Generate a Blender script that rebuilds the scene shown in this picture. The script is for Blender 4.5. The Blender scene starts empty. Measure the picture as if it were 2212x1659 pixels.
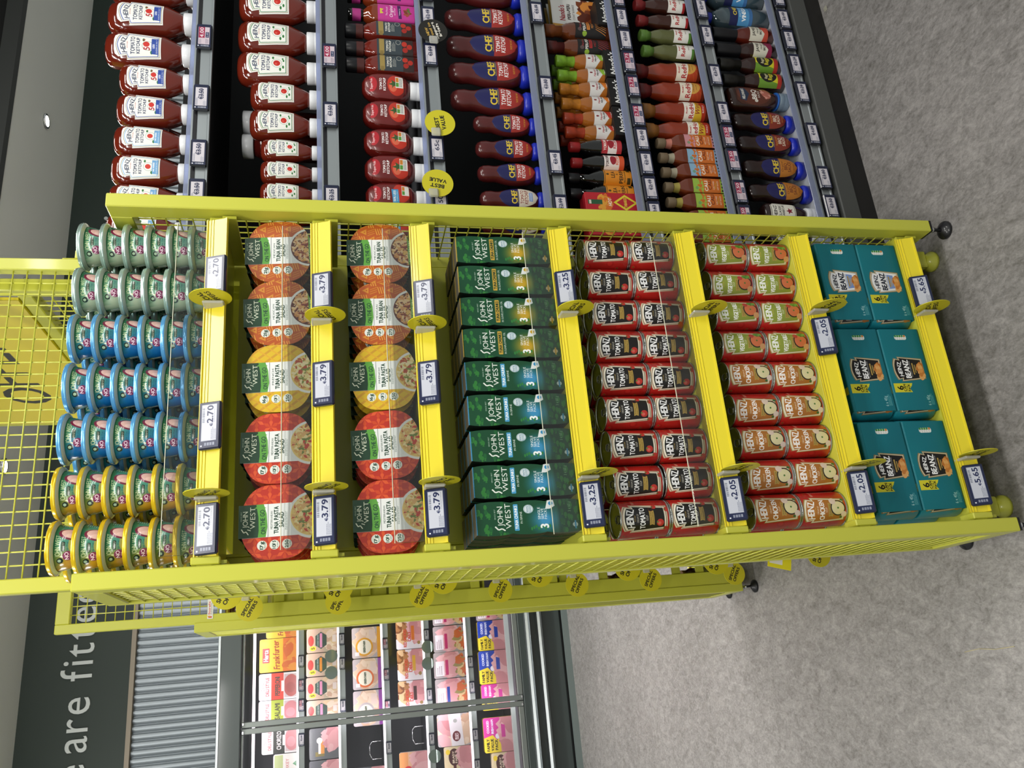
import bpy, math, random
import numpy as np
from mathutils import Matrix, Vector
random.seed(7)
rng = np.random.default_rng(5)
SC = bpy.context.scene
COL = SC.collection
PI = math.pi

# ------------------------------------------------------------------ camera, world, lamps, exposure
def srgb(h):
    if isinstance(h, str):
        h = [int(h[i:i + 2], 16) / 255 for i in (0, 2, 4)]
    return tuple(float(v) for v in h)
def lin(h):
    return tuple(((c + .055) / 1.055) ** 2.4 if c > .04045 else c / 12.92 for c in srgb(h))

cam_d = bpy.data.cameras.new('camera')
cam = bpy.data.objects.new('camera', cam_d)
COL.objects.link(cam)
YAW, PITCH, ROLL = math.radians(20.0292), math.radians(12.609), math.radians(.8587)
_f = Vector((math.sin(YAW) * math.cos(PITCH), math.cos(YAW) * math.cos(PITCH), -math.sin(PITCH)))
_r = Vector((math.cos(YAW), -math.sin(YAW), 0))
_d = _f.cross(_r)
_r2 = math.cos(ROLL) * _r + math.sin(ROLL) * _d
_d2 = -math.sin(ROLL) * _r + math.cos(ROLL) * _d
# the phone was held on its side: picture x runs down the room, picture up is the room's right
cam.matrix_world = Matrix(((_d2.x, _r2.x, -_f.x, -.2427), (_d2.y, _r2.y, -_f.y, -1.5154), (_d2.z, _r2.z, -_f.z, 1.5065), (0, 0, 0, 1)))
cam_d.sensor_fit = 'HORIZONTAL'
cam_d.sensor_width = 36
cam_d.lens = 36 * 1758.92 / 2212
cam_d.clip_start = .02
SC.camera = cam
SC.view_settings.view_transform = 'Standard'
SC.view_settings.look = 'None'
SC.view_settings.gamma = 1
SC.view_settings.use_curve_mapping = False
SC.view_settings.exposure = 0.0
SC.cycles.use_denoising = True
SC.cycles.max_bounces = 8
SC.cycles.diffuse_bounces = 3
SC.cycles.glossy_bounces = 3
SC.cycles.transmission_bounces = 4
SC.cycles.transparent_max_bounces = 12
SC.cycles.caustics_reflective = False
SC.cycles.caustics_refractive = False
SC.cycles.sample_clamp_indirect = 4
W = bpy.data.worlds.new('store_air')
SC.world = W
W.use_nodes = True
W.node_tree.nodes['Background'].inputs[0].default_value = (.95, 1, .97, 1)
W.node_tree.nodes['Background'].inputs[1].default_value = .40
def lamp(name, loc, sx, sy, power, col=(1, .98, .93), target=None, spread=None):
    l = bpy.data.lights.new(name, 'AREA')
    l.shape = 'RECTANGLE'; l.size = sx; l.size_y = sy; l.energy = power; l.color = col
    if spread: l.spread = math.radians(spread)
    o = bpy.data.objects.new(name, l); COL.objects.link(o); o.location = loc
    if target:
        o.rotation_euler = (Vector(target) - Vector(loc)).to_track_quat('-Z', 'Y').to_euler()
    return o
LP = .78
lamp('unseen_ceiling_lamp', (.1, -1.05, 3.15), 1.2, .12, 30 * LP, target=(.1, -.75, 0))
lamp('unseen_ceiling_lamp', (1.5, -1.25, 3.15), 1.2, .12, 28 * LP, target=(1.5, -1.0, 0))
lamp('unseen_ceiling_lamp', (-1.3, -1.1, 3.15), 1.2, .12, 30 * LP, target=(-1.2, -.9, 0))
lamp('unseen_ceiling_lamp', (-1.5, .9, 3.2), .12, 1.4, 30 * LP, target=(-1.4, .9, 0))
lamp('unseen_ceiling_lamp', (-1.3, 2.4, 3.2), 1.4, .12, 38 * LP, target=(-1.2, 2.5, 0))
lamp('unseen_ceiling_lamp', (1.2, .7, 3.3), 1.4, .12, 14 * LP)
lamp('unseen_ceiling_lamp', (1.6, 2.2, 3.2), 1.4, .12, 40 * LP)
lamp('unseen_ceiling_lamp', (-.6, -2.6, 3.0), 1.2, .12, 34 * LP, target=(.2, 0, 1.0))
lamp('unseen_ceiling_lamp', (2.4, -2.2, 3.0), 1.2, .12, 26 * LP, target=(1.4, .2, .8))

for x in (.2, 3.2): lamp('unseen_ceiling_lamp', (x, 2.45, 3.15), 1.6, .12, 32, spread=130)  # added out of view over the back aisle; floor bounce lifts the soffit
for x in (-2.2, .2, 2.6): lamp('soffit_fill_light', (x, 1.5, 2.98), 1.6, .1, 6, (1, .99, .95), target=(x, 3.6, 3.12))  # added unseen fill lights to brighten the soffit and fascia

# ------------------------------------------------------------------ materials
MATS = {}
def mat(name, col=None, rough=.5, metal=0., coat=0., spec=.5, img=None, emit=None, estr=0., noise=None, bump=0.):
    if name in MATS: return MATS[name]
    m = bpy.data.materials.new(name); m.use_nodes = True
    nt = m.node_tree; b = nt.nodes['Principled BSDF']
    b.inputs['Roughness'].default_value = rough
    b.inputs['Metallic'].default_value = metal
    b.inputs['Coat Weight'].default_value = coat
    b.inputs['Coat Roughness'].default_value = .08
    b.inputs['Specular IOR Level'].default_value = spec
    if col is not None: b.inputs['Base Color'].default_value = (*lin(col), 1)
    if img is not None:
        t = nt.nodes.new('ShaderNodeTexImage'); t.image = img
        nt.links.new(t.outputs[0], b.inputs['Base Color'])
        if estr:
            nt.links.new(t.outputs[0], b.inputs['Emission Color']); b.inputs['Emission Strength'].default_value = estr
    elif emit is not None:
        b.inputs['Emission Color'].default_value = (*lin(emit), 1); b.inputs['Emission Strength'].default_value = estr
    if noise:
        sc, amt = noise
        tc = nt.nodes.new('ShaderNodeTexCoord'); n = nt.nodes.new('ShaderNodeTexNoise'); n.inputs['Scale'].default_value = sc
        n.inputs['Detail'].default_value = 4
        nt.links.new(tc.outputs['Object'], n.inputs['Vector'])
        mx = nt.nodes.new('ShaderNodeMix'); mx.data_type = 'RGBA'
        c = lin(col)
        mx.inputs[6].default_value = (*[v * (1 - amt) for v in c], 1); mx.inputs[7].default_value = (*[min(1, v * (1 + amt)) for v in c], 1)
        nt.links.new(n.outputs[0], mx.inputs[0]); nt.links.new(mx.outputs[2], b.inputs['Base Color'])
        if bump:
            bp = nt.nodes.new('ShaderNodeBump'); bp.inputs['Strength'].default_value = bump; bp.inputs['Distance'].default_value = .002
            nt.links.new(n.outputs[0], bp.inputs['Height']); nt.links.new(bp.outputs[0], b.inputs['Normal'])
    MATS[name] = m
    return m
def clear_mat(name, tint='f4f8f8', opacity=.12, rough=.08, diffuse=0.):
    """thin clear plastic or glass sheet: see-through, with a Fresnel gloss and an optional milky part"""
    m = bpy.data.materials.new(name); m.use_nodes = True
    nt = m.node_tree; nt.nodes.clear()
    out = nt.nodes.new('ShaderNodeOutputMaterial'); tr = nt.nodes.new('ShaderNodeBsdfTransparent'); gl = nt.nodes.new('ShaderNodeBsdfGlossy')
    gl.inputs['Roughness'].default_value = rough
    tr.inputs[0].default_value = (*lin(tint), 1)
    fr = nt.nodes.new('ShaderNodeFresnel'); fr.inputs[0].default_value = 1.45
    ma = nt.nodes.new('ShaderNodeMath'); ma.operation = 'MULTIPLY_ADD'; ma.inputs[1].default_value = .8; ma.inputs[2].default_value = opacity * .3
    nt.links.new(fr.outputs[0], ma.inputs[0])
    mx = nt.nodes.new('ShaderNodeMixShader'); nt.links.new(ma.outputs[0], mx.inputs[0]); nt.links.new(tr.outputs[0], mx.inputs[1]); nt.links.new(gl.outputs[0], mx.inputs[2])
    last = mx
    if diffuse:
        df = nt.nodes.new('ShaderNodeBsdfDiffuse'); df.inputs[0].default_value = (*lin(tint), 1)
        m2 = nt.nodes.new('ShaderNodeMixShader'); m2.inputs[0].default_value = diffuse
        nt.links.new(mx.outputs[0], m2.inputs[1]); nt.links.new(df.outputs[0], m2.inputs[2]); last = m2
    nt.links.new(last.outputs[0], out.inputs[0])
    return m

# ------------------------------------------------------------------ mesh building
class MB:
    def __init__(s): s.v = []; s.f = []; s.uv = []; s.sm = []; s.mi = []; s.m = 0
    def face(s, idx, uv=None, sm=False):
        s.f.append(idx); s.uv.append(uv); s.sm.append(sm); s.mi.append(s.m)
    def add(s, pts):
        n = len(s.v); s.v += [tuple(p) for p in pts]; return n
    def quad(s, pts, uv=None, sm=False):
        n = s.add(pts); s.face(tuple(range(n, n + len(pts))), uv, sm)
    def box(s, x0, x1, y0, y1, z0, z1, c=0.):
        if c <= 0:
            n = s.add([(x, y, z) for x in (x0, x1) for y in (y0, y1) for z in (z0, z1)])
            for q in ((0, 1, 3, 2), (4, 6, 7, 5), (0, 4, 5, 1), (2, 3, 7, 6), (0, 2, 6, 4), (1, 5, 7, 3)): s.face(tuple(n + i for i in q))
            return s
        c = min(c, (x1 - x0) * .45, (y1 - y0) * .45, (z1 - z0) * .45)
        lo = (x0, y0, z0); hi = (x1, y1, z1); ix = {}
        for sx in (0, 1):
            for sy in (0, 1):
                for sz in (0, 1):
                    b = [(lo, hi)[k][i] for i, k in enumerate((sx, sy, sz))]
                    for ax in range(3):
                        p = list(b)
                        for o in range(3):
                            if o != ax: p[o] += c if (sx, sy, sz)[o] == 0 else -c
                        ix[(sx, sy, sz, ax)] = s.add([p])
        cen = Vector(((x0 + x1) / 2, (y0 + y1) / 2, (z0 + z1) / 2))
        def of(q):
            p = [Vector(s.v[i]) for i in q]; n = (p[1] - p[0]).cross(p[2] - p[0])
            if n.dot(sum(p, Vector()) / len(p) - cen) < 0: q = q[::-1]
            s.face(tuple(q))
        for ax in range(3):
            o1, o2 = [o for o in range(3) if o != ax]
            for sd in (0, 1):
                q = []
                for a, b in ((0, 0), (1, 0), (1, 1), (0, 1)):
                    k = [0, 0, 0]; k[ax] = sd; k[o1] = a; k[o2] = b; q.append(ix[(*k, ax)])
                of(q)
            for a in (0, 1):
                for b in (0, 1):
                    k0 = [0, 0, 0]; k0[o1] = a; k0[o2] = b; k1 = list(k0); k1[ax] = 1
                    of([ix[(*k0, o1)], ix[(*k1, o1)], ix[(*k1, o2)], ix[(*k0, o2)]])
        for sx in (0, 1):
            for sy in (0, 1):
                for sz in (0, 1): of([ix[(sx, sy, sz, a)] for a in range(3)])
        return s
    def rings(s, rings, cap0=True, cap1=True, uvs=None, sm=True):
        """rings of equal length, closed around; uvs: list of v per ring, u runs round"""
        n = len(rings[0]); base = [s.add(r) for r in rings]
        for k in range(len(rings) - 1):
            for i in range(n):
                j = (i + 1) % n
                uv = None
                if uvs: uv = [(i / n, uvs[k]), ((i + 1) / n, uvs[k]), ((i + 1) / n, uvs[k + 1]), (i / n, uvs[k + 1])]
                s.face((base[k] + i, base[k] + j, base[k + 1] + j, base[k + 1] + i), uv, sm)
        if cap0: s.face(tuple(base[0] + i for i in range(n))[::-1])
        if cap1: s.face(tuple(base[-1] + i for i in range(n)))
        return s
    def tube(s, p0, p1, r, n=6):
        p0 = Vector(p0); p1 = Vector(p1); d = (p1 - p0).normalized()
        a = d.orthogonal().normalized(); b = d.cross(a)
        ring = lambda p: [p + r * (math.cos(t) * a + math.sin(t) * b) for t in (2 * PI * i / n for i in range(n))]
        return s.rings([ring(p0), ring(p1)])
    def path(s, pts, r, n=6):
        for a, b in zip(pts, pts[1:]): s.tube(a, b, r, n)
        return s
    def prism(s, prof, x0, x1):
        """profile of (y, z) swept along x"""
        n = len(prof); a = s.add([(x0, y, z) for y, z in prof]); b = s.add([(x1, y, z) for y, z in prof])
        for i in range(n):
            j = (i + 1) % n; s.face((a + i, b + i, b + j, a + j))
        s.face(tuple(a + i for i in range(n))); s.face(tuple(b + i for i in range(n))[::-1])
        return s
    def extrude_y(s, out, y0, y1, uvfront=None, sm=False):
        """outline of (x, z) given anticlockwise seen from the front, from y0 (front) to y1"""
        n = len(out); a = s.add([(x, y0, z) for x, z in out]); b = s.add([(x, y1, z) for x, z in out])
        s.face(tuple(a + i for i in range(n)), uvfront)
        s.face(tuple(b + i for i in range(n))[::-1])
        for i in range(n):
            j = (i + 1) % n; s.face((a + j, a + i, b + i, b + j), None, sm)
        return s
    def lathe(s, prof, n=24, cap0=True, cap1=True, uvs=None, cx=0, cy=0):
        """prof of (z, rx, ry, exponent) or (z, r): front (-y) is the middle of u"""
        R = []
        for p in prof:
            z, rx = p[0], p[1]; ry = p[2] if len(p) > 2 else rx; e = p[3] if len(p) > 3 else 2
            ring = []
            for i in range(n):
                t = 2 * PI * i / n - PI; sx, cc = math.sin(t), math.cos(t)
                ring.append((cx + rx * math.copysign(abs(sx) ** (2 / e), sx), cy - ry * math.copysign(abs(cc) ** (2 / e), cc), z))
            R.append(ring)
        return s.rings(R, cap0, cap1, uvs)
    def mesh(s, name, mats):
        me = bpy.data.meshes.new(name)
        me.from_pydata(s.v, [], s.f)
        if not isinstance(mats, (list, tuple)): mats = [mats]
        for m in mats: me.materials.append(m)
        me.polygons.foreach_set('use_smooth', s.sm)
        if len(mats) > 1: me.polygons.foreach_set('material_index', s.mi)
        if any(u is not None for u in s.uv):
            l = me.uv_layers.new(name='UVMap'); flat = []
            for f, u in zip(s.f, s.uv):
                for k in range(len(f)): flat += (u[k] if u else (0, 0))
            l.data.foreach_set('uv', flat)
        me.update()
        return me
def profile_at(prof, z):
    for a, b in zip(prof, prof[1:]):
        if a[0] <= z <= b[0] and b[0] > a[0]:
            t = (z - a[0]) / (b[0] - a[0]); g = lambda p: (p[1], p[2] if len(p) > 2 else p[1], p[3] if len(p) > 3 else 2)
            A, B = g(a), g(b); return [A[i] + (B[i] - A[i]) * t for i in range(3)]
    p = prof[-1]; return (p[1], p[2] if len(p) > 2 else p[1], p[3] if len(p) > 3 else 2)
def patch(prof, rows, name, m, off=.0007, nu=14, xc=0.):
    """a label on the front of a lofted body: rows of (z, xleft, xright), top first or last"""
    s = MB(); rows = sorted(rows, key=lambda r: r[0])
    zs = [r[0] for r in rows]; z0, z1 = zs[0], zs[-1]
    xa = min(r[1] for r in rows); xb = max(r[2] for r in rows)
    idx = []; UV = []
    for z, l, r in rows:
        rx, ry, e = profile_at(prof, z); row = []; uv = []
        for i in range(nu + 1):
            x = l + (r - l) * i / nu; q = min(.999, abs(x) / rx)
            y = -ry * (1 - q ** e) ** (1 / e) - off
            row.append((x * (1 + off / rx), y, z)); uv.append(((x - xa) / (xb - xa), (z - z0) / max(1e-6, z1 - z0)))
        idx.append(s.add(row)); UV.append(uv)
    for k in range(len(rows) - 1):
        for i in range(nu):
            a, b = idx[k] + i, idx[k + 1] + i
            s.face((a, a + 1, b + 1, b), [UV[k][i], UV[k][i + 1], UV[k + 1][i + 1], UV[k + 1][i]], True)
    return s.mesh(name, m)
def lerp_rows(rows, n=10):
    """densify (z, l, r) rows so that the label follows the body"""
    out = []
    for a, b in zip(rows, rows[1:]):
        k = max(1, round(n * abs(b[0] - a[0]) / max(1e-6, abs(rows[-1][0] - rows[0][0]))))
        out += [tuple(a[i] + (b[i] - a[i]) * t / k for i in range(3)) for t in range(k)]
    return out + [rows[-1]]

# ------------------------------------------------------------------ objects
def obj(name, me, parent=None, loc=None, rot=None, **props):
    o = bpy.data.objects.new(name, me); COL.objects.link(o)
    if parent: o.parent = parent
    if loc: o.location = loc
    if rot: o.rotation_euler = rot
    for k, v in props.items(): o[k] = v
    return o
def thing(name, label, cat, loc=(0, 0, 0), rot=(0, 0, 0), group=None, me=None):
    o = bpy.data.objects.new(name, me); COL.objects.link(o)
    o.location = loc; o.rotation_euler = rot if not isinstance(rot, (int, float)) else (0, 0, rot)
    o['label'] = label; o['category'] = cat
    if group: o['group'] = group
    return o
def struct(name, me, parent=None, loc=None):
    o = obj(name, me, parent, loc); o['kind'] = 'structure'; return o
class Kind:
    """one kind of thing: its parts' meshes are built once and shared by every copy"""
    def __init__(s, name, cat, parts): s.name, s.cat, s.parts = name, cat, parts
    def put(s, loc, label, rot=0., group=None, skip=()):
        r = thing(s.name, label, s.cat, loc, rot, group)
        for p in s.parts:
            if p[0] in skip: continue
            o = obj(p[0], p[1], r, p[3] if len(p) > 3 else None)
            for q in (p[2] if len(p) > 2 and p[2] else ()): obj(q[0], q[1], o)
        return r
ORD = ['first', 'second', 'third', 'fourth', 'fifth', 'sixth', 'seventh', 'eighth', 'ninth', 'tenth', 'eleventh', 'twelfth', 'thirteenth', 'fourteenth', 'fifteenth']

# ------------------------------------------------------------------ flat print: a small painter for labels and signs
GL = {}
def build_glyphs():
    chars = "ABCDEFGHIJKLMNOPQRSTUVWXYZabcdefghijklmnopqrstuvwxyz0123456789.,&'%-!/\u20ac"
    cu = bpy.data.curves.new('type', 'FONT'); cu.resolution_u = 3
    o = bpy.data.objects.new('type', cu); COL.objects.link(o)
    def one(ch):
        cu.body = ch
        dg = bpy.context.evaluated_depsgraph_get(); dg.update()
        e = o.evaluated_get(dg); me = e.to_mesh()
        co = np.array([v.co[:2] for v in me.vertices]) if len(me.vertices) else np.zeros((0, 2))
        ed = set()
        for p in me.polygons:
            v = list(p.vertices)
            for a, b in zip(v, v[1:] + v[:1]):
                if (b, a) in ed: ed.remove((b, a))
                else: ed.add((a, b))
        e.to_mesh_clear()
        return co, list(ed)
    H = one('H')[0]; cap = H[:, 1].max() if len(H) else .7
    for ch in chars:
        co, ed = one(ch)
        if not len(co): continue
        co = co / cap; x0, x1 = co[:, 0].min(), co[:, 0].max()
        co[:, 0] -= x0
        GL[ch] = (np.array([[*co[a], *co[b]] for a, b in ed]), x1 - x0)
    bpy.data.objects.remove(o); bpy.data.curves.remove(cu)
build_glyphs()
class Art:
    def __init__(s, w, h, bg='ffffff'):
        s.w, s.h = w, h; s.a = np.empty((h, w, 3), np.float32); s.a[:] = srgb(bg)
    def fill(s, seg, col, alpha=1., bold=0):
        if len(seg) == 0: return
        seg = np.asarray(seg, float)
        x0 = max(0, int(min(seg[:, 0].min(), seg[:, 2].min())) - 3 - bold); x1 = min(s.w, int(max(seg[:, 0].max(), seg[:, 2].max())) + 4 + bold)
        y0 = max(0, int(min(seg[:, 1].min(), seg[:, 3].min())) - 3 - bold); y1 = min(s.h, int(max(seg[:, 1].max(), seg[:, 3].max())) + 4 + bold)
        if x1 <= x0 or y1 <= y0: return
        SS = 4; w, h = x1 - x0, y1 - y0
        ax, ay, bx, by = seg[:, 0] - x0, (seg[:, 1] - y0) * SS, seg[:, 2] - x0, (seg[:, 3] - y0) * SS
        k0 = np.ceil(np.minimum(ay, by) - .5).astype(int); k1 = np.ceil(np.maximum(ay, by) - .5).astype(int)
        k0 = np.clip(k0, 0, h * SS); k1 = np.clip(k1, 0, h * SS); n = k1 - k0
        if n.sum() <= 0: return
        i = np.repeat(np.arange(len(seg)), n); k = np.arange(n.sum()) - np.repeat(np.cumsum(n) - n, n) + k0[i]
        t = (k + .5 - ay[i]) / (by[i] - ay[i]); x = np.clip(ax[i] + t * (bx[i] - ax[i]), 0, w)
        sg = np.where(by[i] > ay[i], 1., -1.)
        acc = np.zeros((h, w + 2)); xi = np.floor(x).astype(int); fr = x - xi
        np.add.at(acc, (k // SS, xi), sg * (1 - fr)); np.add.at(acc, (k // SS, xi + 1), sg * fr)
        c = np.clip(np.abs(np.cumsum(acc, 1)[:, :w]) / SS, 0, 1)
        for _ in range(bold):
            p = np.pad(c, 1); c = np.maximum.reduce([p[1:-1, 1:-1], p[1:-1, :-2], p[1:-1, 2:], p[:-2, 1:-1] * .9, p[2:, 1:-1] * .9])
        c = (c * alpha)[..., None]
        s.a[y0:y1, x0:x1] = s.a[y0:y1, x0:x1] * (1 - c) + np.array(srgb(col)) * c
    @staticmethod
    def segs(p):
        p = np.asarray(p, float); return np.hstack([p, np.roll(p, -1, 0)])
    def poly(s, pts, col, alpha=1.):
        s.fill(s.segs(np.asarray(pts, float) * (s.w, s.h)), col, alpha); return s
    def rect(s, x0, y0, x1, y1, col, alpha=1.): return s.poly([(x0, y0), (x1, y0), (x1, y1), (x0, y1)], col, alpha)
    def ell(s, cx, cy, rx, ry, col, alpha=1., a0=0, a1=2 * PI, n=40):
        t = np.linspace(a0, a1, n, endpoint=a1 < 6.28); return s.poly(np.c_[cx + rx * np.cos(t), cy + ry * np.sin(t)], col, alpha)
    def cir(s, cx, cy, r, col, alpha=1.): return s.ell(cx, cy, r * s.h / s.w, r, col, alpha)
    def ring(s, cx, cy, r, r2, col):
        t = np.linspace(0, 2 * PI, 40, endpoint=False); k = s.h / s.w
        a = s.segs(np.c_[cx + r * k * np.cos(t), cy + r * np.sin(t)] * (s.w, s.h)); b = s.segs((np.c_[cx + r2 * k * np.cos(t), cy + r2 * np.sin(t)] * (s.w, s.h))[::-1])
        s.fill(np.vstack([a, b]), col); return s
    def rrect(s, x0, y0, x1, y1, r, col, alpha=1.):
        k = s.h / s.w; p = []
        for cx, cy, a in ((x1 - r * k, y1 - r, 0), (x0 + r * k, y1 - r, .5), (x0 + r * k, y0 + r, 1), (x1 - r * k, y0 + r, 1.5)):
            for t in np.linspace(a * PI, (a + .5) * PI, 6): p.append((cx + r * k * math.cos(t), cy + r * math.sin(t)))
        return s.poly(p, col, alpha)
    def line(s, pts, wd, col):
        pts = np.asarray(pts, float) * (s.w, s.h)
        for a, b in zip(pts, pts[1:]):
            d = b - a; n = np.array([-d[1], d[0]]); n = n / max(1e-6, np.hypot(*n)) * wd * s.h / 2
            s.fill(s.segs([a + n, b + n, b - n, a - n]), col)
        return s
    def grad(s, x0, y0, x1, y1, c0, c1):
        X0, X1, Y0, Y1 = int(x0 * s.w), int(x1 * s.w), int(y0 * s.h), int(y1 * s.h)
        t = np.linspace(0, 1, max(1, Y1 - Y0))[:, None, None]
        s.a[Y0:Y1, X0:X1] = np.array(srgb(c0)) * (1 - t) + np.array(srgb(c1)) * t; return s
    def glow(s, cx, cy, r, col, al=1.):
        yy, xx = np.mgrid[0:s.h, 0:s.w]; d = np.hypot((xx / s.w - cx) * s.w / s.h, yy / s.h - cy) / r
        c = np.clip(1.25 - d, 0, 1)[..., None] ** 1.3 * al
        s.a = (s.a * (1 - c) + np.array(srgb(col)) * c).astype(np.float32); return s
    def text(s, st, x, y, h, col='ffffff', w=None, bold=0, ang=0., shear=0., arc=0., sp=.13, al='c', alpha=1.):
        px = 0.; out = []
        for ch in st:
            if ch == ' ': px += .42; continue
            if ch not in GL: continue
            g, wd = GL[ch]; q = g.copy(); q[:, [0, 2]] += px; out.append(q); px += wd + sp
        if not out: return s
        tw = px - sp; q = np.vstack(out); hp = h * s.h; sx = hp if w is None else w * s.w / tw
        P = np.vstack([q[:, :2], q[:, 2:]])
        X = (P[:, 0] - (tw / 2 if al == 'c' else 0)) * sx + shear * P[:, 1] * hp; Y = -(P[:, 1] - .5) * hp
        if arc: Y = Y + arc * s.h * ((X / (tw * sx / 2)) ** 2)
        ca, sa = math.cos(ang), math.sin(ang)
        X, Y = X * ca + Y * sa + x * s.w, -X * sa + Y * ca + y * s.h
        n = len(q); s.fill(np.c_[X[:n], Y[:n], X[n:], Y[n:]], col, alpha, bold); return s
    def lines(s, x0, y0, x1, y1, n, col, seed=0):
        """small print too fine to read: rows of short dashes"""
        r = random.Random(seed); dy = (y1 - y0) / n
        for i in range(n):
            x = x0; e = x1 - r.random() * .25 * (x1 - x0)
            while x < e:
                q = min(e, x + (.05 + .12 * r.random()) * (x1 - x0)); s.rect(x, y0 + i * dy, q, y0 + i * dy + dy * .5, col, .8); x = q + .02 * (x1 - x0)
        return s
    def bars(s, x0, y0, x1, y1, col, vert=True, seed=1):
        r = random.Random(seed); t = 0.
        while t < 1:
            b = .02 + .05 * r.random()
            if vert: s.rect(x0 + t * (x1 - x0), y0, x0 + min(1, t + b) * (x1 - x0), y1, col)
            else: s.rect(x0, y0 + t * (y1 - y0), x1, y0 + min(1, t + b) * (y1 - y0), col)
            t += b + .02 + .04 * r.random()
        return s
    def blobs(s, cx, cy, rx, ry, cols, n=60, size=.04, seed=0, el=2.2):
        """a picture of chopped food: many small overlapping pieces inside an ellipse"""
        r = random.Random(seed); k = s.w / s.h
        for i in range(n):
            a, d = r.random() * 2 * PI, math.sqrt(r.random()) * .92
            x, y = cx + rx * d * math.cos(a), cy + ry * d * math.sin(a); b = size * (.6 + .8 * r.random()); t = r.random() * PI
            p = []
            for q in range(8):
                u, v = b * math.cos(q * PI / 4) * (1 + (el - 1) * r.random()), b * math.sin(q * PI / 4)
                p.append((x + (u * math.cos(t) - v * math.sin(t)) / k, y + u * math.sin(t) + v * math.cos(t)))
            s.poly(p, r.choice(cols))
        return s
    def image(s, name):
        im = bpy.data.images.new(name, s.w, s.h, alpha=False)
        px = np.ones((s.h, s.w, 4), np.float32); px[..., :3] = s.a[::-1]
        im.pixels.foreach_set(px.ravel()); im.update(); im.pack()
        return im
    def mat(s, name, rough=.4, coat=0., spec=.5, estr=0.):
        return mat(name, img=s.image(name), rough=rough, coat=coat, spec=spec, estr=estr)
# ------------------------------------------------------------------ label artwork
def keystone(A, cx, cy, w, h, fill, rims, arcdepth=.10):
    """the shield-like label outline: fan top, shoulders, tapering body; rims = [(scale, colour), ...] outermost first"""
    def pts(sc):
        top = [(-.43 + .86 * t, -.5 + .10 + arcdepth * ((2 * t - 1) ** 2 - 1) * .9) for t in np.linspace(0, 1, 9)]
        P = top + [(.38, -.24), (.5, -.27), (.39, .5), (-.39, .5), (-.5, -.27), (-.38, -.24)]
        a = w * A.w / (h * A.h)
        return [(cx + (x * w + (sc - 1) * w * .5 * (1 if x > 0 else -1) * 1.0 * (h * A.h) / (w * A.w) * .8), cy + y * h + (sc - 1) * h * .5 * (1 if y > 0 else -1)) for x, y in P]
    for sc, col in rims: A.poly(pts(sc), col)
    A.poly(pts(1.0), fill)
def heinz_ketchup(kind):
    line = {'std': '3f7f52', 'fifty': '3c56a8', 'none': '7fb2e0'}[kind]
    A = Art(300, 420, 'f4f4ee')
    A.rect(0, 0, 1, 1, 'fbfbf6')
    def inset(d):
        p = [(.10 + .80 * t, .015 + d + .075 * ((2 * t - 1) ** 2)) for t in np.linspace(0, 1, 11)]
        return [(x + (d * .9 if x < .5 else -d * .9 if x > .5 else 0), y) for x, y in p] + [(.86 - d, .27 + d * .2), (.995 - d * 1.2, .25 + d), (.895 - d, .995 - d), (.105 + d, .995 - d), (.005 + d * 1.2, .25 + d), (.14 + d, .27 + d * .2)]
    A.poly(inset(.022), '8d8468'); A.poly(inset(.034), 'f6f5ec'); A.poly(inset(.05), line); A.poly(inset(.066), 'f8f8f2')
    A.text('HEINZ', .5, .185, .105, '1d2a52', w=.56, bold=1, arc=.05)
    A.text('ESTD 1869', .5, .285, .02, 'b02b2b', w=.24)
    A.text('TOMATO', .5, .40, .088, '1d2a52', w=.64, bold=1)
    A.text('KETCHUP', .5, .515, .072, '1d2a52', w=.58, bold=1)
    A.ring(.5, .72, .125, .115, '9cae9a')
    for x, y, a in ((.27, .80, .6), (.72, .63, -.5), (.36, .87, 1.)): A.ell(x, y, .06, .025, '2f7a3a')
    if kind == 'std':
        A.cir(.5, .72, .082, 'c9281e'); A.cir(.47, .70, .03, 'e2574a')
        A.ell(.62, .88, .05, .02, '2f7a3a'); A.ell(.70, .86, .05, .02, '3c8a44')
    elif kind == 'fifty':
        A.text('5', .40, .70, .13, 'b3202c', bold=2); A.cir(.56, .69, .07, 'd02a20'); A.text('%', .72, .64, .05, 'b3202c', bold=1)
        A.rect(.22, .80, .80, .95, '2f4ea6'); A.text('LESS', .5, .845, .04, 'ffffff', bold=1); A.text('SUGAR & SALT', .5, .91, .03, 'ffffff', w=.5)
    else:
        A.cir(.5, .71, .07, 'd4382a'); A.rect(.22, .81, .79, .96, '78aede'); A.text('NO ADDED', .5, .85, .035, 'ffffff', bold=1); A.text('SUGAR & SALT', .5, .92, .028, 'ffffff', w=.5)
    return A.mat('label_ketchup_' + kind, .45)
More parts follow.
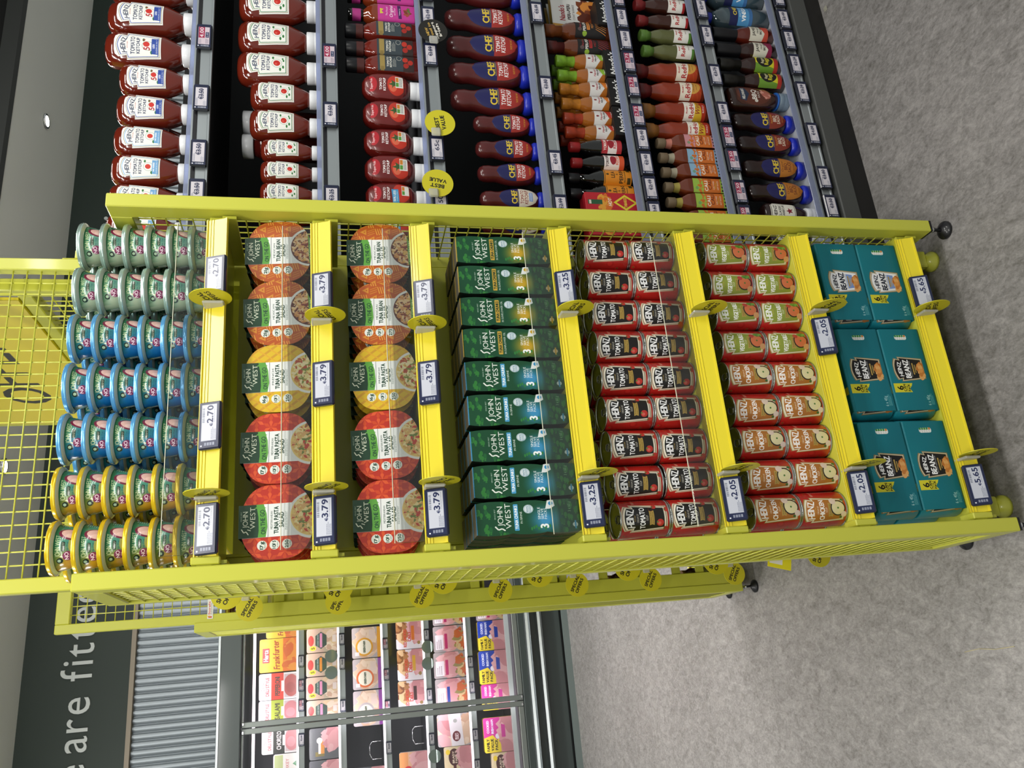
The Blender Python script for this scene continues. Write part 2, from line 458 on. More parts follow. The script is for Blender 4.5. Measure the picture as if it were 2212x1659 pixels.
def soup(kind):
    A = Art(640, 270, 'b3241d')
    base = {'tomato': '1c1a18', 'vegetable': '8f9c3c', 'chicken': 'b0702e'}[kind]
    r = random.Random(3)
    for i in range(44):
        x, y = r.random(), r.random()
        if .36 < x < .63: continue
        A.cir(x, y, .09, 'a01c18', .7); A.cir(x + .004, y - .01, .055, 'c4332a', .6)
        if i % 3 == 0: A.cir(x + .01, y, .02, '4d6b2a')
    if kind == 'chicken': A.grad(0, .8, 1, 1, 'b3241d', 'c8481e')
    keystone(A, .5, .47, .22, .84, base, [(1.16, 'd9cfae'), (1.10, '5a1512'), (1.08, 'efe8d2')] if kind == 'tomato' else [(1.14, '9c7d3a'), (1.09, 'e4dcc0')])
    A.text('HEINZ', .5, .165, .15, 'ffffff', w=.158, bold=1, arc=.04)
    A.text('ESTD 1869', .5, .275, .028, 'd8b45a', w=.05)
    if kind != 'vegetable': A.text('CREAM OF', .5, .335, .038, 'f4efdf', w=.075)
    A.text({'tomato': 'TOMATO', 'vegetable': 'VEGETABLE', 'chicken': 'CHICKEN'}[kind], .5, .435, .105, 'ffffff', w=.185, bold=1)
    A.text('SOUP', .5, .53, .042, 'f4efdf', w=.045)
    A.poly([(.435, .58), (.565, .58), (.557, .63), (.565, .68), (.435, .68), (.443, .63)], 'b89a4c'); A.text('NO ARTIFICIAL COLOURS', .5, .61, .022, '3b2d10', w=.10); A.text('FLAVOURS OR PRESERVATIVES', .5, .65, .02, '3b2d10', w=.10)
    if kind == 'tomato':
        A.cir(.455, .80, .075, 'c8352c'); A.cir(.45, .785, .035, 'e0695c'); A.cir(.462, .745, .02, '6d8a3a')
        for x, y in ((.60, .70), (.40, .92), (.57, .95)): A.cir(x, y, .05, 'c8352c'); A.cir(x, y - .03, .018, '5d7a34')
        A.ring(.575, .62, .045, .038, '7a1512')
    else:
        A.cir(.515, .80, .17, '1e1a17'); A.cir(.515, .80, .145, 'd9764a' if kind == 'vegetable' else 'e9dfae'); A.cir(.515, .80, .02, '4c7a34')
        if kind == 'vegetable':
            A.blobs(.585, .86, .02, .10, ['5f9a3a', '79b24a', '4d8530'], 40, .018, 2, 1.1); A.cir(.455, .93, .07, 'd9a06a'); A.cir(.57, .70, .06, 'c0423a')
        else:
            A.cir(.58, .70, .075, 'e8d2c0'); A.cir(.455, .93, .065, 'ead6c8'); A.ell(.59, .93, .012, .04, '3d6a34'); A.ell(.43, .86, .012, .03, '3d6a34')
    A.text('SERVES 2', .70, .3, .05, 'e8c9a8'); A.lines(.70, .36, .9, .9, 12, 'd8a898', 2); A.bars(.08, .4, .2, .8, 'f0e8e0')
    return A.mat('label_soup_' + kind, .3, coat=.2)
def beans_front(kind):
    A = Art(640, 316, '14737e')
    A.grad(0, 0, 1, 1, '157884', '136b78')
    dark = kind == 'std'
    keystone(A, .5, .50, .27, .72, '1d1c1e' if dark else 'eeeef0', [(1.14, '8f7a52'), (1.08, 'd8cdb2'), (1.03, '8a7a58')])
    ink = 'ffffff' if dark else '141a2a'
    A.text('HEINZ', .5, .265, .10, ink, w=.175, bold=1, arc=.03)
    A.text('BEANZ', .5, .46, .135, ink, w=.22, bold=2)
    A.text('IN A RICH TOMATO SAUCE', .5, .56, .025, ink, w=.19)
    if not dark: A.poly([(.405, .585), (.595, .585), (.585, .75), (.415, .75)], '7d96cc')
    A.rect(.43, .61, .57, .645, 'c2a257'); A.text('NO ADDED SUGAR' if not dark else '1 OF YOUR 5 A DAY', .5, .628, .018, '3a2c10', w=.12); A.rect(.45, .67, .55, .69, 'c2a257')
    A.blobs(.48, .81, .11, .05, ['c07a3c', 'd3924e', 'b36a30', 'dca463'], 46, .05, 4, 1.3)
    A.poly([(.285, 0), (.325, 0), (.325, .50), (.285, .46)], 'd8cf34'); A.poly([(.215, 0), (.295, 0), (.295, .46), (.255, .41), (.215, .46)], 'd8cf34')
    A.text('6', .27, .16, .15, '17160c', bold=2); A.text('CAN', .27, .275, .06, '17160c', bold=1, w=.085); A.text('FAMILY', .27, .335, .035, '17160c', w=.085); A.text('PACK', .27, .39, .05, '17160c', w=.085, bold=1)
    A.rrect(.865, .34, .925, .66, .05, 'e8eae6')
    for i in range(5): A.rect(.868, .36 + i * .06, .922, .365 + i * .06, '7a8a80'); A.rect(.90, .35 + i * .06, .925, .40 + i * .06, ('3f8a4a', '3f8a4a', '4b8f3c', '3f8a4a', 'c9803a')[i])
    A.text('6 x 415g', .115, .82, .075, 'b8dcdc', w=.12); A.lines(.06, .88, .2, .97, 3, '6fb0b4', 3)
    return A.mat('label_beans_' + kind, .5, spec=.3)
def bean_can():
    A = Art(400, 180, '1c8796')
    keystone(A, .5, .5, .26, .8, '1d1c1e', [(1.14, '8f7a52'), (1.07, 'd8cdb2')]); A.text('HEINZ', .5, .24, .11, 'ffffff', w=.18, bold=1); A.text('BEANZ', .5, .45, .14, 'ffffff', w=.21, bold=1)
    A.blobs(.5, .85, .12, .07, ['c07a3c', 'd3924e', 'b36a30'], 30, .06, 4, 1.3); A.lines(.68, .1, .92, .9, 14, '7fc0c4', 5); A.rrect(.06, .2, .2, .6, .05, '101418'); A.lines(.08, .25, .18, .55, 5, 'c0c8c8', 6)
    return A.mat('label_bean_can', .35, coat=.2)
def pot(kind):
    # green wrap, lower half in the colour of the flavour
    low = {'oil': 'b98a1e', 'brine': '0f5f9c', 'spring': 'a9b79a'}[kind]; mid = {'oil': '4f9482', 'brine': '2f8296', 'spring': '6fa08c'}[kind]
    A = Art(1100, 150, '1f5a3a'); A.grad(0, 0, 1, .45, '23623a', '2f6e52'); A.grad(0, .3, 1, 1, '34735a', mid)
    for off in (0, .62):
        A.glow(.36 + off, .8, 1.1, low, .95)
    A.rect(.28, .0, .33, 1, low, .75); A.poly([(.30, 0), (.36, 0), (.40, 1), (.30, 1)], low, .35)
    A.text('JOHN WEST', .515, .23, .25, 'cfd6a6', w=.155, shear=0); A.line([(.438, .36), (.432, .5), (.442, .44)], .05, 'cfd6a6')
    A.rrect(.475, .43, .545, .62, .05, '14291f'); A.text('FRIDGE POT', .51, .525, .10, 'd6dcc0', w=.06)
    A.text('TUNA STEAK', .505, .75, .13, '0c4a58', w=.085); A.text({'oil': 'IN A LITTLE SUNFLOWER OIL', 'brine': 'IN A LITTLE BRINE', 'spring': 'IN SPRING WATER'}[kind], .505, .90, .08, '0c3a48', w=.085)
    if kind == 'oil': A.ell(.53, .9, .05, .12, 'd0a83a', .6)
    A.cir(.405, .33, .17, '12261c'); A.cir(.405, .30, .09, '9fb89a')
    A.cir(.437, .77, .28, '7a2b52'); A.text('NO', .437, .70, .20, 'f0dce4', bold=1); A.text('DRAIN', .437, .90, .09, 'f0dce4', w=.03)
    A.ell(.615, .95, .055, .75, '6e1f38'); A.ell(.62, 1.0, .046, .66, 'cfa79c'); A.ell(.60, .9, .02, .3, 'dcb8ac')
    A.lines(.70, .2, .84, .9, 6, 'a8c0a8', 3); A.bars(.2, .3, .27, .8, 'e4ebe4')
    return A.mat('label_pot_' + kind, .25, coat=.3)
PAT = {'bean': ('b5551f', ['cf8a2e', 'c97c2a', 'd9993a']), 'french': ('d8b425', ['c9962a', 'e0c338']), 'medi': ('b7301f', ['d8562a', 'c8451f'])}
def bowl_lid(kind):
    bg, cols = PAT[kind]; A = Art(400, 380, bg)
    r = random.Random(8)
    if kind == 'bean':
        for gx in range(9):
            for gy in range(9):
                x, y = gx / 8, gy / 8; t = (gx + gy) % 3
                if t == 0: A.poly([(x - .05, y + .05), (x + .05, y + .05), (x, y - .05)], cols[0]); A.cir(x, y + .02, .012, bg)
                elif t == 1:
                    for k in range(3): A.line([(x - .06 + .035 * k, y - .055), (x - .02 + .035 * k, y + .055)], .014, cols[1])
                else:
                    for k in range(3): A.line([(x - .055, y - .03 + .035 * k), (x + .055, y - .06 + .035 * k)], .014, cols[2])
    elif kind == 'french':
        for k in range(-9, 12): A.line([(k * .13, 0), (k * .13 + .7, 1)], .035, cols[0]); A.line([(k * .13 + .3, 0), (k * .13 - .4, 1)], .02, 'd9a42c')
    else:
        for gx in range(6):
            for gy in range(6):
                x, y = gx * .2 + (.1 if gy % 2 else 0), gy * .2
                for k in range(6):
                    a = k * PI / 3; A.poly([(x, y), (x + .075 * math.cos(a - .35), y + .075 * math.sin(a - .35)), (x + .12 * math.cos(a), y + .12 * math.sin(a)), (x + .075 * math.cos(a + .35), y + .075 * math.sin(a + .35))], cols[k % 2])
    A.rect(.30, 0, .74, 1, 'e9ebe8')
    A.cir(.56, .97, .33, 'f2f2ee'); A.cir(.56, .97, .335, 'dadcd8', .4)
    food = {'bean': ['5c2620', 'c98a4a', 'e0b464', 'd9a06a', '8a3a2a', 'e8c89a'], 'french': ['e2c36a', 'c98a3c', 'e8d694', 'b5492c', '7a8a34', 'efe0b0'], 'medi': ['e8c877', 'd9a85a', 'c23a28', 'efdca0', '6f8034', 'e0b070']}[kind]
    A.cir(.56, .97, .295, food[0]); A.blobs(.56, .97, .285, .285, food, 420, .017, 5, 3.0)
    A.text({'bean': 'MEXICAN', 'french': 'FRENCH', 'medi': 'MEDITERRANEAN'}[kind], .52, .425, .026, '33443c', w=.24)
    A.text({'bean': 'TUNA BEAN', 'french': 'TUNA PASTA', 'medi': 'TUNA PASTA'}[kind], .52, .487, .058, '1f3d2c', w=.36, bold=1); A.text('SALAD', .52, .558, .058, '1f3d2c', w=.2, bold=1)
    A.lines(.38, .605, .66, .64, 2, '7d8a84', 9)
    for i, (a, b) in enumerate((({'bean': '21g', 'french': '16g', 'medi': '17g'}[kind], 'PROTEIN'), ('1 OF 5', 'A DAY'), ({'bean': '275', 'french': '250', 'medi': '250'}[kind], 'CALORIES'))):
        y = .30 + i * .165; A.cir(.195, y, .066, 'e4e7de'); A.text(a, .195, y - .005, .042, '1f3d2c', w=.10, bold=1); A.text(b, .195, y + .04, .016, '1f3d2c', w=.08)
    if kind == 'bean': A.poly([(.30, .95), (.85, .93), (.74, 1), (.32, 1)], '5fa03a'); A.text('GLUTEN FREE', .55, .97, .03, 'ffffff', w=.4)
    return A.mat('lid_' + kind, .35, coat=.25)
def bowl_sleeve():
    A = Art(240, 200, '163a24')
    A.text('SINCE 1857', .66, .09, .04, 'aeb8a8', w=.3)
    A.text('JOHN', .56, .23, .17, 'd3d6c0', w=.50); A.text('WEST', .60, .48, .17, 'd3d6c0', w=.66); A.line([(.10, .34), (.2, .26), (.17, .18), (.28, .1)], .035, 'd3d6c0'); A.line([(.26, .30), (.22, .42)], .03, 'd3d6c0')
    A.rect(0, .80, 1, 1, 'e9ebe8'); A.poly([(0, .66), (.2, .69), (.6, .68), (1, .60), (1, .86), (.7, .96), (.3, .99), (0, .93)], '5a9c3c')
    A.poly([(.88, .52), (1, .72), (.88, .95)], '5a9c3c'); A.text('ON THE GO', .46, .83, .15, '17402a', w=.74, bold=1, ang=.05)
    return A.mat('sleeve_on_the_go', .45)
def tuna(kind):
    A = Art(240, 640, '0f4a2c'); c = {'oil': 'd0a62a', 'brine': '3f96c8'}[kind]
    A.glow(.40, .66, .16, c, .95)
    r = random.Random(6)
    for i in range(46):
        y = r.choice([r.uniform(.0, .16), r.uniform(.16, .30), r.uniform(.80, .99), r.uniform(.80, .99)]); x = r.random()
        if .16 < y < .36 and .12 < x < .9: continue
        A.ell(x, y, .075, .016, '2e7a34' if i % 2 else '1c6232'); A.poly([(x - .11, y - .012), (x - .11, y + .012), (x - .06, y)], '2e7a34')
    for i in range(9): A.ell(.16 + .03 * (i % 3), .52 + .022 * i, .05, .009, '2f7f3a')
    A.text('SINCE 1857', .62, .175, .012, 'd8e0d4', w=.3); A.text('JOHN', .56, .225, .052, 'f4f6ee', w=.58); A.text('WEST', .56, .30, .052, 'f4f6ee', w=.74); A.line([(.14, .265), (.2, .235), (.17, .2), (.27, .17)], .014, 'f4f6ee')
    A.rrect(.12, .355, .90, .40, .008, 'c9a23c' if kind == 'oil' else '4aa0d0'); A.text('TUNA CHUNKS', .51, .378, .027, '12331f' if kind == 'oil' else 'ffffff', w=.68, bold=1)
    A.text('IN SUNFLOWER OIL' if kind == 'oil' else 'IN BRINE', .5, .425, .02, 'e8ece4', w=.72 if kind == 'oil' else .35)
    A.cir(.74, .50, .048, 'dfe8ea'); A.ring(.74, .50, .044, .04, '7aa0b4'); A.text('100%', .74, .49, .018, '2a6a8a', w=.18); A.lines(.62, .505, .86, .53, 3, '5a8aa0', 4)
    A.text('SINGLE', .60, .60, .024, 'ffffff', w=.36); A.text('SERVE', .58, .632, .024, 'ffffff', w=.32); A.text('PACKS', .58, .664, .024, 'ffffff', w=.32); A.text('3', .22, .645, .075, 'ffffff', bold=3)
    A.poly([(.72, .665), (.98, .69), (.98, .75), (.80, .76), (.72, .71)], 'e8ecec'); A.cir(.88, .72, .022, c)
    A.text('3 x 60 g', .76, .90, .026, '8fc08a', w=.3); A.cir(.22, .945, .026, 'd9c79a' if kind == 'oil' else 'c7d9d6'); A.rect(.10, .94, .34, .955, c)
    return A.mat('label_tuna_' + kind, .4, coat=.15)
def esl(price, red=False, was=None, big=False):
    """shelf-edge e-ink display: dark case face with its grey screen"""
    A = Art(320, 160, '1d2440')
    A.rrect(.02, .05, .985, .95, .05, '20284a')
    x0 = .16; A.rect(x0 - .010, .115, .955, .885, '8b90a0'); A.rect(x0, .135, .945, .865, 'c6c9d4')
    A.rect(.035, .10, .065, .18, 'e8eaf0')
    for i in range(4): A.bars(.05, .30 + i * .13, .115, .30 + i * .13 + .10, 'cfd3dc', False, i)
    A.bars(.56, .16, .88, .28, '6a6f80', True, 5)
    if red:
        A.rect(.42, .15, .965, .60, 'a8284c'); A.text(price, .70, .37, .27, 'f2e6ee', w=.42, bold=1); A.rect(.42, .64, .66, .86, '2a3158'); A.text(was or '3.25', .54, .75, .13, 'd8dae4', w=.19)
        A.lines(x0 + .02, .62, .40, .88, 4, '7d8296', 2); A.lines(x0 + .02, .16, .40, .4, 3, '7d8296', 3)
    else:
        A.text('\u20ac', .495, .62, .14, '232b52', bold=1); A.text(price, .735, .55, .29, '232b52', w=.38, bold=2); A.lines(.55, .76, .95, .80, 1, '7d8296', 7)
        A.lines(x0 + .02, .62, .47, .88, 4, '7d8296', 2)
    return A.mat('screen_' + price + ('_red' if red else ''), .25, spec=.5)
def esl_small(price, red=False, was=None):
    A = Art(256, 128, '1f2540'); A.rect(.12, .10, .88, .90, 'd9d4dc' if not red else 'd6c6d0'); 
    A.rect(.03, .06, .06, .94, '3a4060'); A.cir(.055, .12, .05, 'e8eaf0'); A.bars(.03, .3, .09, .86, 'c9ccd6', False, 3)
    if red:
        A.rect(.40, .12, .88, .56, 'a33052'); A.text(price, .64, .34, .26, 'f4e8ee', w=.42, bold=1); A.rect(.42, .62, .66, .86, '2a3158'); A.text(was or '3.29', .54, .74, .13, 'd8dae4', w=.18)
        A.lines(.15, .62, .38, .86, 3, '8d8296', 4); A.lines(.15, .16, .36, .34, 3, '8d8296', 5)
    else:
        A.text('\u20ac' + price if not price.endswith('c') else price, .61, .50, .32, '1f2748', w=.44, bold=1); A.lines(.15, .14, .5, .3, 2, '7d8296', 6); A.lines(.15, .66, .36, .88, 4, '8d92a6', 2)
    return A.mat('ticket_' + price + ('_red' if red else ''), .3)
def flag(words, bg, ink, ang, name, h=.105):
    A = Art(256, 256, bg)
    n = len(words); ca, sa = math.cos(ang), math.sin(ang)
    for i, wd in enumerate(words):
        d = (i - (n - 1) / 2) * h * 1.6
        A.text(wd, .5 + d * sa, .5 + d * ca, h, ink[i] if isinstance(ink, list) else ink, w=min(.72, .108 * len(wd)), bold=2, ang=ang)
    return A.mat('flag_' + name, .35)
def supervalu():
    A = Art(300, 420, '7a1d1c'); A.a[:] = srgb('6f1a1a')
    A.ell(.5, .16, .3, .13, 'b8202c'); A.ell(.5, .02, .34, .12, '6f1a1a'); A.text('SuperValu', .5, .15, .055, 'ffffff', w=.42)
    A.text('TOMATO', .5, .38, .06, 'ffffff', w=.46, bold=1); A.text('KETCHUP', .5, .47, .06, 'ffffff', w=.5, bold=1)
    A.ell(.5, .76, .40, .22, 'c8331f'); A.ell(.42, .68, .2, .1, 'e06a4a'); A.poly([(.5, .56), (.56, .66), (.68, .64), (.6, .72), (.64, .8), (.52, .74), (.42, .8), (.44, .70), (.34, .66), (.46, .66)], '3a5a2a')
    A.rect(.38, .74, .84, .93, 'f0f0ea'); A.rect(.42, .75, .58, .82, '5a9a3c'); A.rect(.6, .75, .8, .82, 'd8862c'); A.lines(.42, .84, .8, .91, 2, '6a6a6a', 3)
    return A.mat('label_own_ketchup', .35, coat=.3)
def supervalu_less():
    A = Art(300, 420, '6f1a1a'); A.ell(.5, .16, .3, .13, 'b8202c'); A.ell(.5, .02, .34, .12, '6f1a1a'); A.text('SuperValu', .5, .15, .055, 'ffffff', w=.42)
    A.text('TOMATO', .5, .36, .06, 'ffffff', w=.46, bold=1); A.text('KETCHUP', .5, .45, .06, 'ffffff', w=.5, bold=1); A.ell(.55, .76, .38, .2, 'c8331f'); A.poly([(.12, .55), (.66, .52), (.66, .68), (.12, .7)], '3f9ad0'); A.text('50% LESS', .4, .59, .05, 'ffffff', w=.42, bold=1); A.text('SUGAR & SALT', .4, .65, .03, 'ffffff', w=.4)
    A.rect(.42, .76, .84, .93, 'f0f0ea'); A.rect(.45, .77, .6, .83, '5a9a3c'); A.rect(.62, .77, .8, .83, 'd8862c')
    return A.mat('label_own_ketchup_less', .35, coat=.3)
def fine_ketchup():
    A = Art(200, 420, '39434a'); A.rect(.05, .06, .95, .20, 'a08a4c'); A.rect(0, .08, .2, .18, '8a7640')
    A.text('TOMATO', .5, .28, .055, 'f2f0e6', w=.62, bold=1); A.text('KETCHUP', .5, .36, .055, 'f2f0e6', w=.66, bold=1); A.lines(.2, .42, .8, .52, 3, 'b8b8b0', 2); A.ring(.75, .59, .07, .06, 'b8b8b0')
    A.rect(0, .7, 1, 1, '33211f'); [A.cir(x, y, .075, c) for x, y, c in ((.3, .78, 'a8281e'), (.66, .76, 'c03424'), (.5, .90, 'b42c20'))]
    return A.mat('label_fine_ketchup', .4)
def pink_ketchup():
    A = Art(220, 420, 'c53a94'); A.poly([(.34, .06), (.66, .06), (.62, .16), (.5, .1), (.38, .16)], 'd8c84a'); A.text('The Royal', .5, .24, .05, 'f6e6f2', w=.5); A.text('Original', .5, .36, .085, 'ffffff', w=.66, shear=.2); A.text('KETCHUP', .5, .46, .04, 'f6e6f2', w=.4)
    A.poly([(.12, .56), (.88, .53), (.88, .62), (.12, .65)], '4a1a5a'); A.text('TOMATO', .5, .595, .035, 'ffffff', w=.4); A.blobs(.5, .82, .22, .08, ['7a3a2a', 'a04a3a', '5a7a3a'], 20, .03, 2)
    return A.mat('label_pink_ketchup', .4)
def chef(kind):
    A = Art(300, 460, '1a1a56')
    low = {'ketchup': 'a8322c', 'light': 'e6dccb', 'bbq': '8a3322', 'bbq2': 'c27a2a'}[kind]
    A.rect(0, .50, 1, 1, low)
    A.text('CHEF', .5, .385, .135, 'e8c93a', w=.72, bold=3)
    A.rect(.15, .475, .85, .482, 'e8c93a')
    if kind in ('ketchup', 'light'):
        ink = 'ffffff' if kind == 'ketchup' else '8a2a22'
        A.text('TOMATO', .5, .58, .085, ink, w=.72, bold=1); A.text('KETCHUP', .5, .69, .085, ink, w=.72, bold=1)
        if kind == 'light': A.rect(.26, .76, .74, .86, '8fa8d8'); A.text('LESS SUGAR', .5, .81, .035, 'ffffff', w=.4)
        else: A.text('TASTE THE TANG', .5, .86, .04, 'e8c93a', w=.45, shear=.2)
    else:
        A.text('Sweet & Smoky' if kind == 'bbq' else 'Original', .5, .555, .05, 'e0a83a' if kind == 'bbq' else '5a2a10', w=.55, shear=.3)
        A.text('BBQ', .5, .65, .09, 'f0e6d0' if kind == 'bbq' else '6a2a12', w=.34, bold=1); A.text('SAUCE', .5, .76, .085, 'f0e6d0' if kind == 'bbq' else '6a2a12', w=.52, bold=1); A.text('rich & tangy', .5, .88, .035, 'e0a83a' if kind == 'bbq' else '5a2a10', w=.3)
    return A.mat('label_chef_' + kind, .35, coat=.2)
def nando(kind):
    c = {'lime': '8fbc3a', 'medium': 'dc7a2a', 'hot': 'c03a28'}[kind]
    A = Art(240, 260, 'a8641e'); A.poly([(0, 0), (1, 0), (1, .95), (0, .45)], 'dcdad8'); A.poly([(.42, .62), (1, .42), (1, 1), (.3, 1)], c)
    A.cir(.5, .13, .05, '7a1f2a'); A.rect(.46, .10, .54, .2, '7a1f2a'); A.text("Nando's", .55, .30, .085, 'a02a34', w=.55, bold=1, shear=.2); A.text('PERi-PERi', .58, .43, .07, '3a3030', w=.5, bold=1); A.text('SAUCE', .62, .53, .045, '3a3030', w=.28)
    A.text({'lime': 'LEMON & HERB', 'medium': 'MEDIUM', 'hot': 'HOT'}[kind], .68, .78, .09, 'ffffff', w=.42, bold=1)
    return A.mat('label_peri_' + kind, .4)
def peri(kind):
    c = {'orange': 'e08a3a', 'red': 'b02a2a'}[kind]
    A = Art(280, 360, '1e1c1c'); A.cir(.32, .14, .07, '5a4a4a'); A.text("Nando's", .6, .16, .07, 'b03a42', w=.42, shear=.2); A.text('PERi-PERi', .58, .29, .09, 'f2efe8', w=.66, bold=1); A.rect(.3, .37, .9, .47, c); A.text('MARINADE', .6, .42, .06, '1e1c1c', w=.5); A.text('MEDIUM' if kind == 'orange' else 'HOT', .6, .55, .075, c, w=.4)
    for i in range(9): A.line([(.10 + i * .11, 1), (.35 + i * .11, .66)], .018, c)
    A.cir(.14, .3, .075, '8fb03a')
    return A.mat('label_marinade_' + kind, .4)
def redhot(kind):
    if kind in ('red', 'green'):
        A = Art(260, 240, 'efece4'); c = 'b02a2c' if kind == 'red' else '5a8a3a'; A.text("FRANK'S", .5, .13, .07, 'b02a2c', w=.32, bold=1); A.text('RedHot', .5, .36, .22, 'b02a2c', w=.82, bold=2); A.cir(.76, .66, .2, 'e6e2d8'); A.rect(0, .86, .5, 1, c); A.text('PEPPER SAUCE', .62, .68, .06, '5a3a34', w=.4)
    elif kind == 'orig':
        A = Art(280, 300, 'b84424')
        for k in range(16): A.line([(.6, .62), (.6 + math.cos(k * PI / 8), .62 + math.sin(k * PI / 8))], .012, 'cf6a34')
        A.cir(.6, .58, .36, 'd9a24a'); A.poly([(0, 0), (1, 0), (1, .62), (0, .50)], 'efe6d4'); A.text("FRANK'S", .42, .12, .07, 'b02a2c', w=.36, bold=1); A.text('RedHot', .5, .36, .22, 'b0222a', w=.84, bold=2); A.text('ORIGINAL', .55, .62, .07, '4a2a20', w=.5, shear=.2); A.text('SAUCE', .55, .75, .05, '4a2a20', w=.3)
    else:
        A = Art(280, 300, 'dcb430'); A.poly([(0, 0), (1, 0), (1, .55), (0, .45)], 'f2ece0'); A.poly([(.0, .85), (1, .70), (1, 1), (0, 1)], 'b83a24'); A.text("FRANK'S", .42, .12, .07, 'b02a2c', w=.36, bold=1); A.text('RedHot', .5, .34, .2, 'b0222a', w=.84, bold=2); A.text('Wings', .55, .62, .2, '8a1f1f', w=.7, bold=1, shear=.25); A.text('BUFFALO', .5, .88, .07, 'ffffff', w=.4)
    return A.mat('label_redhot_' + kind, .4)
def cali(kind):
    c = {'pink': 'cf8f96', 'blue': '8cb4d0', 'green': '9cc04a'}[kind]
    A = Art(180, 400, 'd0702a'); A.grad(0, 0, 1, .3, c, c); A.blobs(.5, .25, .5, .06, [c, 'd0702a'], 30, .035, 3); A.cir(.3, .12, .05, '6a9a6a', .7)
    A.text('CALI', .45, .42, .10, 'f6efe2', w=.70, bold=2); A.text('CALI', .55, .54, .10, '7a3216', w=.70, bold=2); A.text('GUILT FREE', .5, .66, .04, 'f6efe2', w=.6); A.text({'pink': 'Sweet', 'blue': 'Smoky', 'green': 'Fiery'}[kind], .5, .72, .04, c, w=.4); A.text('HOT SAUCE', .5, .79, .045, 'f6efe2', w=.62)
    A.rect(0, .88, 1, 1, c); [A.cir(.14 + i * .24, .94, .032, '3a2a20') for i in range(4)]
    return A.mat('label_hot_sauce_' + kind, .5)
def simple(name, w, h, bg, ops, rough=.4, coat=0., estr=0.):
    """ops: ('r',x0,y0,x1,y1,col) ('t',txt,x,y,h,col,w) ('c',x,y,r,col) ('e',x,y,rx,ry,col) ('b',cx,cy,rx,ry,cols,n,size) ('p',pts,col) ('l',x0,y0,x1,y1,n,col)"""
    A = Art(w, h, bg)
    for o in ops:
        k = o[0]
        if k == 'r': A.rect(*o[1:])
        elif k == 't': A.text(o[1], o[2], o[3], o[4], o[5], w=o[6], bold=o[7] if len(o) > 7 else 0, ang=o[8] if len(o) > 8 else 0, shear=o[9] if len(o) > 9 else 0)
        elif k == 'c': A.cir(*o[1:])
        elif k == 'e': A.ell(*o[1:])
        elif k == 'b': A.blobs(o[1], o[2], o[3], o[4], o[5], o[6], o[7], 3)
        elif k == 'p': A.poly(*o[1:])
        elif k == 'l': A.lines(*o[1:])
    return A.mat(name, rough, coat, estr=estr)
# ------------------------------------------------------------------ shared plain materials
YEL = mat('yellow_powder_coat', 'cacb48', .38, coat=.25)
YPL = mat('yellow_plastic', 'e8d62a', .35, coat=.2)
YDK = mat('yellow_slot', '3a3808', .7)
BLK = mat('black_plastic', '15151a', .4)
NAVY = mat('navy_case', '1a2140', .35, coat=.3)
CHROME = mat('chrome', 'd8dadc', .18, metal=1.)
STEEL = mat('brushed_steel', 'aab0b2', .32, metal=1.)
ALU = mat('grey_aluminium', 'a4abae', .4, metal=.6)
WHITEP = mat('white_plastic', 'eceef2', .35, coat=.2)
RUBBER = mat('black_rubber', '101014', .5, coat=.3)
DARK = mat('dark_shelf_metal', '17171a', .6)
ACR = clear_mat('clear_acrylic', 'fdfefd', .06, .05)
ACRE = mat('acrylic_edge_glint', 'dfe0c8', .3)  # pale colour stands in for light caught in the polished edge
FROST = clear_mat('clear_shelf_front', 'ccd6f4', .3, .22, .30)
CLIPM = clear_mat('clear_clip', 'fbfbf4', .3, .15, .38)

# ------------------------------------------------------------------ room
def floor_mat():
    m = bpy.data.materials.new('stone_look_vinyl'); m.use_nodes = True; nt = m.node_tree; b = nt.nodes['Principled BSDF']
    tc = nt.nodes.new('ShaderNodeTexCoord')
    def noise(sc, det, rough, dist=0., vec=None):
        n = nt.nodes.new('ShaderNodeTexNoise'); n.inputs['Scale'].default_value = sc; n.inputs['Detail'].default_value = det; n.inputs['Roughness'].default_value = rough; n.inputs['Distortion'].default_value = dist
        nt.links.new(vec or tc.outputs['Object'], n.inputs['Vector']); return n.outputs[0]
    mp = nt.nodes.new('ShaderNodeMapping'); mp.inputs['Scale'].default_value = (1, .62, 1); mp.inputs['Rotation'].default_value = (0, 0, .6); nt.links.new(tc.outputs['Object'], mp.inputs[0])
    a = noise(32, 9, .74, .8, mp.outputs[0]); c = noise(120, 6, .8, .4, mp.outputs[0]); d = noise(1.6, 3, .5)
    def mixf(x, y, f):
        q = nt.nodes.new('ShaderNodeMix'); q.inputs[0].default_value = f; nt.links.new(x, q.inputs[2]); nt.links.new(y, q.inputs[3]); return q.outputs[0]
    v = mixf(mixf(a, c, .48), d, .14)
    r = nt.nodes.new('ShaderNodeValToRGB'); e = r.color_ramp.elements
    e[0].position = .38; e[0].color = (*lin('686561'), 1); e[1].position = .64; e[1].color = (*lin('b0acaa'), 1)
    q = e.new(.5); q.color = (*lin('8e8b89'), 1)
    nt.links.new(v, r.inputs[0]); nt.links.new(r.outputs[0], b.inputs['Base Color'])
    b.inputs['Roughness'].default_value = .42; b.inputs['Specular IOR Level'].default_value = .4
    bp = nt.nodes.new('ShaderNodeBump'); bp.inputs['Strength'].default_value = .12; bp.inputs['Distance'].default_value = .002; nt.links.new(c, bp.inputs['Height']); nt.links.new(bp.outputs[0], b.inputs['Normal'])
    return m
s = MB(); s.quad([(-3.6, -2.6, 0), (4.2, -2.6, 0), (4.2, 4.6, 0), (-3.6, 4.6, 0)]); struct('floor', s.mesh('floor', floor_mat()))
WALLM = mat('dark_green_paint', '1c2a23', .55)
CEIL = mat('pale_grey_ceiling', 'eeeee6', .3, noise=(2, .03))
BLACKC = mat('black_ceiling_paint', '0d0d0c', .8)
FY = 3.86
